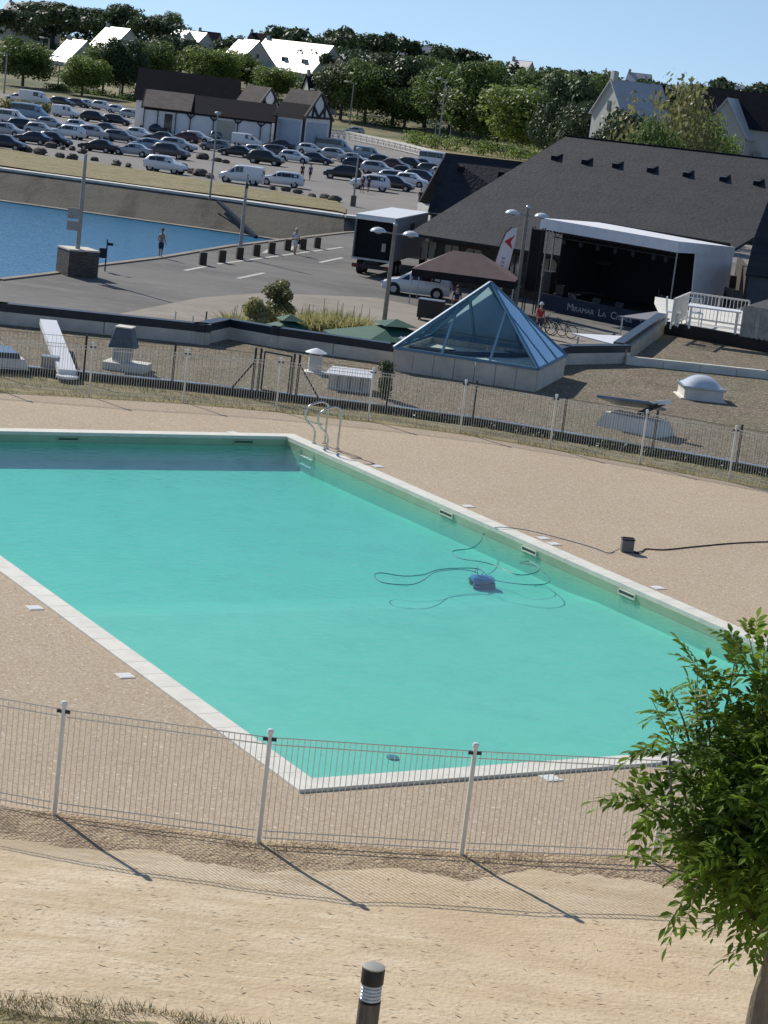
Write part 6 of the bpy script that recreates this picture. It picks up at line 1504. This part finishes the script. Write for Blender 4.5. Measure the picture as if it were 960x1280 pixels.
def person(p,rz,label,top=None,bottom=(.02,.03,.06),hat=None,H=1.72,seated=False,stride=.12,armbend=.15,skirt=False,bag=None):
    t=thing('person',label,'person',p,rz); s=H/1.75
    V={}; 
    hipz=.92 if not seated else .52
    dz=hipz-.92
    pelvis=(0,0,hipz)
    def pt(x,y,z): return (x*s,y*s,z*s)
    vs=[pt(0,0,hipz),pt(0,0,1.12+dz),pt(0,.0,1.32+dz),pt(0,0,1.44+dz),pt(0,-.01,1.52+dz),pt(0,-.02,1.63+dz),pt(0,-.02,1.71+dz)]; rr=[(.15*s,.11*s),(.13*s,.095*s),(.155*s,.105*s),(.08*s,.06*s),.05*s,.088*s,.07*s]; ed=[(0,1),(1,2),(2,3),(3,4),(4,5),(5,6)]
    def add(par,pos,r): vs.append(pt(*pos)); rr.append(r*s); ed.append((par,len(vs)-1)); return len(vs)-1
    for sd_ in(-1,1):
        a=add(2,(sd_*.17,0,1.40+dz),.055); b=add(a,(sd_*.24,.02,1.14+dz),.042); hnd=(sd_*(.22+.03),-armbend,.90+dz); c=add(b,hnd,.028); d=add(c,(sd_*.255,-armbend-.02,.83+dz),.026)
        for f in range(4): g=add(d,(sd_*(.245+.01*(f-1.5)),-armbend-.045+.022*f,.77+dz),.0095); add(g,(sd_*(.235+.01*(f-1.5)),-armbend-.05+.022*f,.735+dz-.005*(f%2)),.008)
        g=add(d,(sd_*.235,-armbend-.07,.82+dz),.010); add(g,(sd_*.228,-armbend-.085,.79+dz),.009)
        if not seated:
            st_=sd_*stride; h=add(0,(sd_*.09,0,.86),.085); kx=add(h,(sd_*.10,-st_*.5-.02,.48),.058); an=add(kx,(sd_*.10,-st_,.09),.036); add(an,(sd_*.11,-st_-.14,.035),.032)
        else:
            h=add(0,(sd_*.1,-.02,.50),.085); kx=add(h,(sd_*.12,-.42,.50),.06); an=add(kx,(sd_*.12,-.42,.09),.036); add(an,(sd_*.12,-.56,.035),.032)
    body=skin_mesh(vs,ed,rr,'body',SKIN,t,1)
    # face features
    fz_=(1.645+dz)*s
    MB().ell((0,-.105*s,fz_-.01),(.012,.018,.022),6,4).build('nose',SKIN,t)
    for sd_ in(-1,1): MB().ell((sd_*.03*s,-.096*s,fz_+.01),(.011,.008,.008),6,4).build('eye',BLACK,t)
    if hat: hm=MB(); hm.lathe([(.135*s,0),(.13*s,.015),(.10*s,.02),(.095*s,.09),(.05*s,.13),(.01,.135)],14,(0,-.02*s,(1.68+dz)*s)); hm.build('hat',cloth(hat),t,smooth=50)
    else: MB().ell((0,.005*s,(1.70+dz)*s),(.095*s,.105*s,.10*s),10,7).build('hair',HAIR,t,smooth=60)
    if top:
        v=[pt(0,0,hipz+.02),pt(0,0,1.12+dz),pt(0,0,1.32+dz),pt(0,0,1.435+dz),pt(-.17,0,1.40+dz),pt(.17,0,1.40+dz),pt(-.215,.01,1.22+dz),pt(.215,.01,1.22+dz)]
        skin_mesh(v,[(0,1),(1,2),(2,3),(2,4),(2,5),(4,6),(5,7)],[(.168*s,.125*s),(.148*s,.112*s),(.168*s,.118*s),(.085*s,.07*s),.068*s,.068*s,.058*s,.058*s],'shirt',cloth(top),t,1)
    if skirt: MB().lathe([(.15*s,1.08*s),(.19*s,.85*s),(.27*s,.42*s),(.28*s,.40*s)],16).build('skirt',cloth(bottom),t,smooth=60)
    elif not seated:
        v=[pt(0,0,1.02),pt(0,0,.90)]; e=[(0,1)]; r=[(.15*s,.115*s),(.165*s,.125*s)]
        for sd_ in(-1,1): v+= [pt(sd_*.095,0,.83),pt(sd_*.10,-sd_*stride*.45-.015,.50)]; e+=[(1,len(v)-2),(len(v)-2,len(v)-1)]; r+=[.105*s,.085*s]
        skin_mesh(v,e,r,'shorts',cloth(bottom),t,1)
    else:
        v=[pt(0,0,.62),pt(0,0,.53)]; e=[(0,1)]; r=[(.15*s,.115*s),(.165*s,.125*s)]
        for sd_ in(-1,1): v+=[pt(sd_*.1,-.05,.50),pt(sd_*.12,-.36,.50)]; e+=[(1,len(v)-2),(len(v)-2,len(v)-1)]; r+=[.10*s,.08*s]
        skin_mesh(v,e,r,'trousers',cloth(bottom),t,1)
    for sd_ in(-1,1):
        yy=(-sd_*stride-.07) if not seated else -.49
        MB().ell(((sd_*.105)*s,yy*s,.04*s),(.05*s,.13*s,.045*s),8,6).build('shoe',BLACK,t,smooth=60)
    return t
person(G(200,322,QZ),R(150),'bare chested man in dark shorts standing at the quay edge',None,(.02,.03,.06),hat=(.10,.09,.08),stride=.03)
pw=person(G(368,318,QZ),R(160),'person in white clothes and a hat walking along the bollards',(.62,.63,.66),(.60,.60,.62),hat=(.6,.58,.52),skirt=False,stride=.16)
MB().box((-.25,-.05,.85),(.12,.25,.32)).build('shoulder_bag',NAVY,pw,bevel=.04)
person(G(377,224,QZ),R(20),'person in black walking in the car park by the lamp pole',(.03,.02,.025),(.02,.02,.025),stride=.14)
person(G(387,225,QZ),R(-20),'person in a navy top and shorts walking beside the one in black',(.10,.08,.25),(.03,.03,.10),stride=.18)
person(G(452,241,QZ),R(30),'person in a dark red top standing at the white compact off-roader',(.14,.03,.04),(.03,.03,.05))
person(G(460,240,QZ),R(-30),'person in a dark top standing right of the one in dark red',(.03,.04,.09),(.05,.03,.03))
person(G(568,398,QZ),R(170),'person in dark blue standing below the brown gazebo',(.012,.03,.07),(.02,.02,.03),H=1.75)
person(G(672,420,QZ),R(30),'person in a red shirt and white cap beside the bicycles',(.35,.02,.03),(.03,.03,.05),hat=(.65,.65,.65))
person(G(524,258,QZ),R(30),'person in black standing beside the white panels at the slate wing',(.02,.02,.02),(.02,.02,.02))
for (x,lb,tp,ht,dd) in((769,'seated person with brown hair below the grey awning',(.30,.16,.13),None,0),(785,'seated person in a white cap below the grey awning',(.35,.15,.13),(.7,.7,.7),.5)):
    q=AT(x,407,104+dd); q.z=QZ; pp=person(Vector((q.x,q.y,QZ)),R(60),lb,tp,(.05,.05,.08),hat=ht,seated=True)
    b_=thing('bench','low wooden bench under the '+lb.split(' below')[0],'bench',Vector((q.x,q.y+.05,QZ)),R(60)); MB().box((0,0,.39),(.5,.42,.05)).build('seat',WOODD,b_)
    for xx in(-.2,.2): MB().box((xx,0,.18),(.05,.38,.36)).build('leg',WOODD,b_)
# white panels at the slate wing corner
q=G(532,258,QZ); wp=thing('notice_board','upright white board at the corner of the slate wing','panel',q,.9); MB().box((0,0,1.1),(1.5,.08,2.0)).build('board',CONCL,wp); MB().tube([(.8,0,0),(.8,0,3.4)],.09,8).build('pole',WHITE,wp)
for o_ in list(bpy.data.objects):
    if o_.type=='EMPTY' and not o_.children and 'label' in o_: bpy.data.objects.remove(o_)
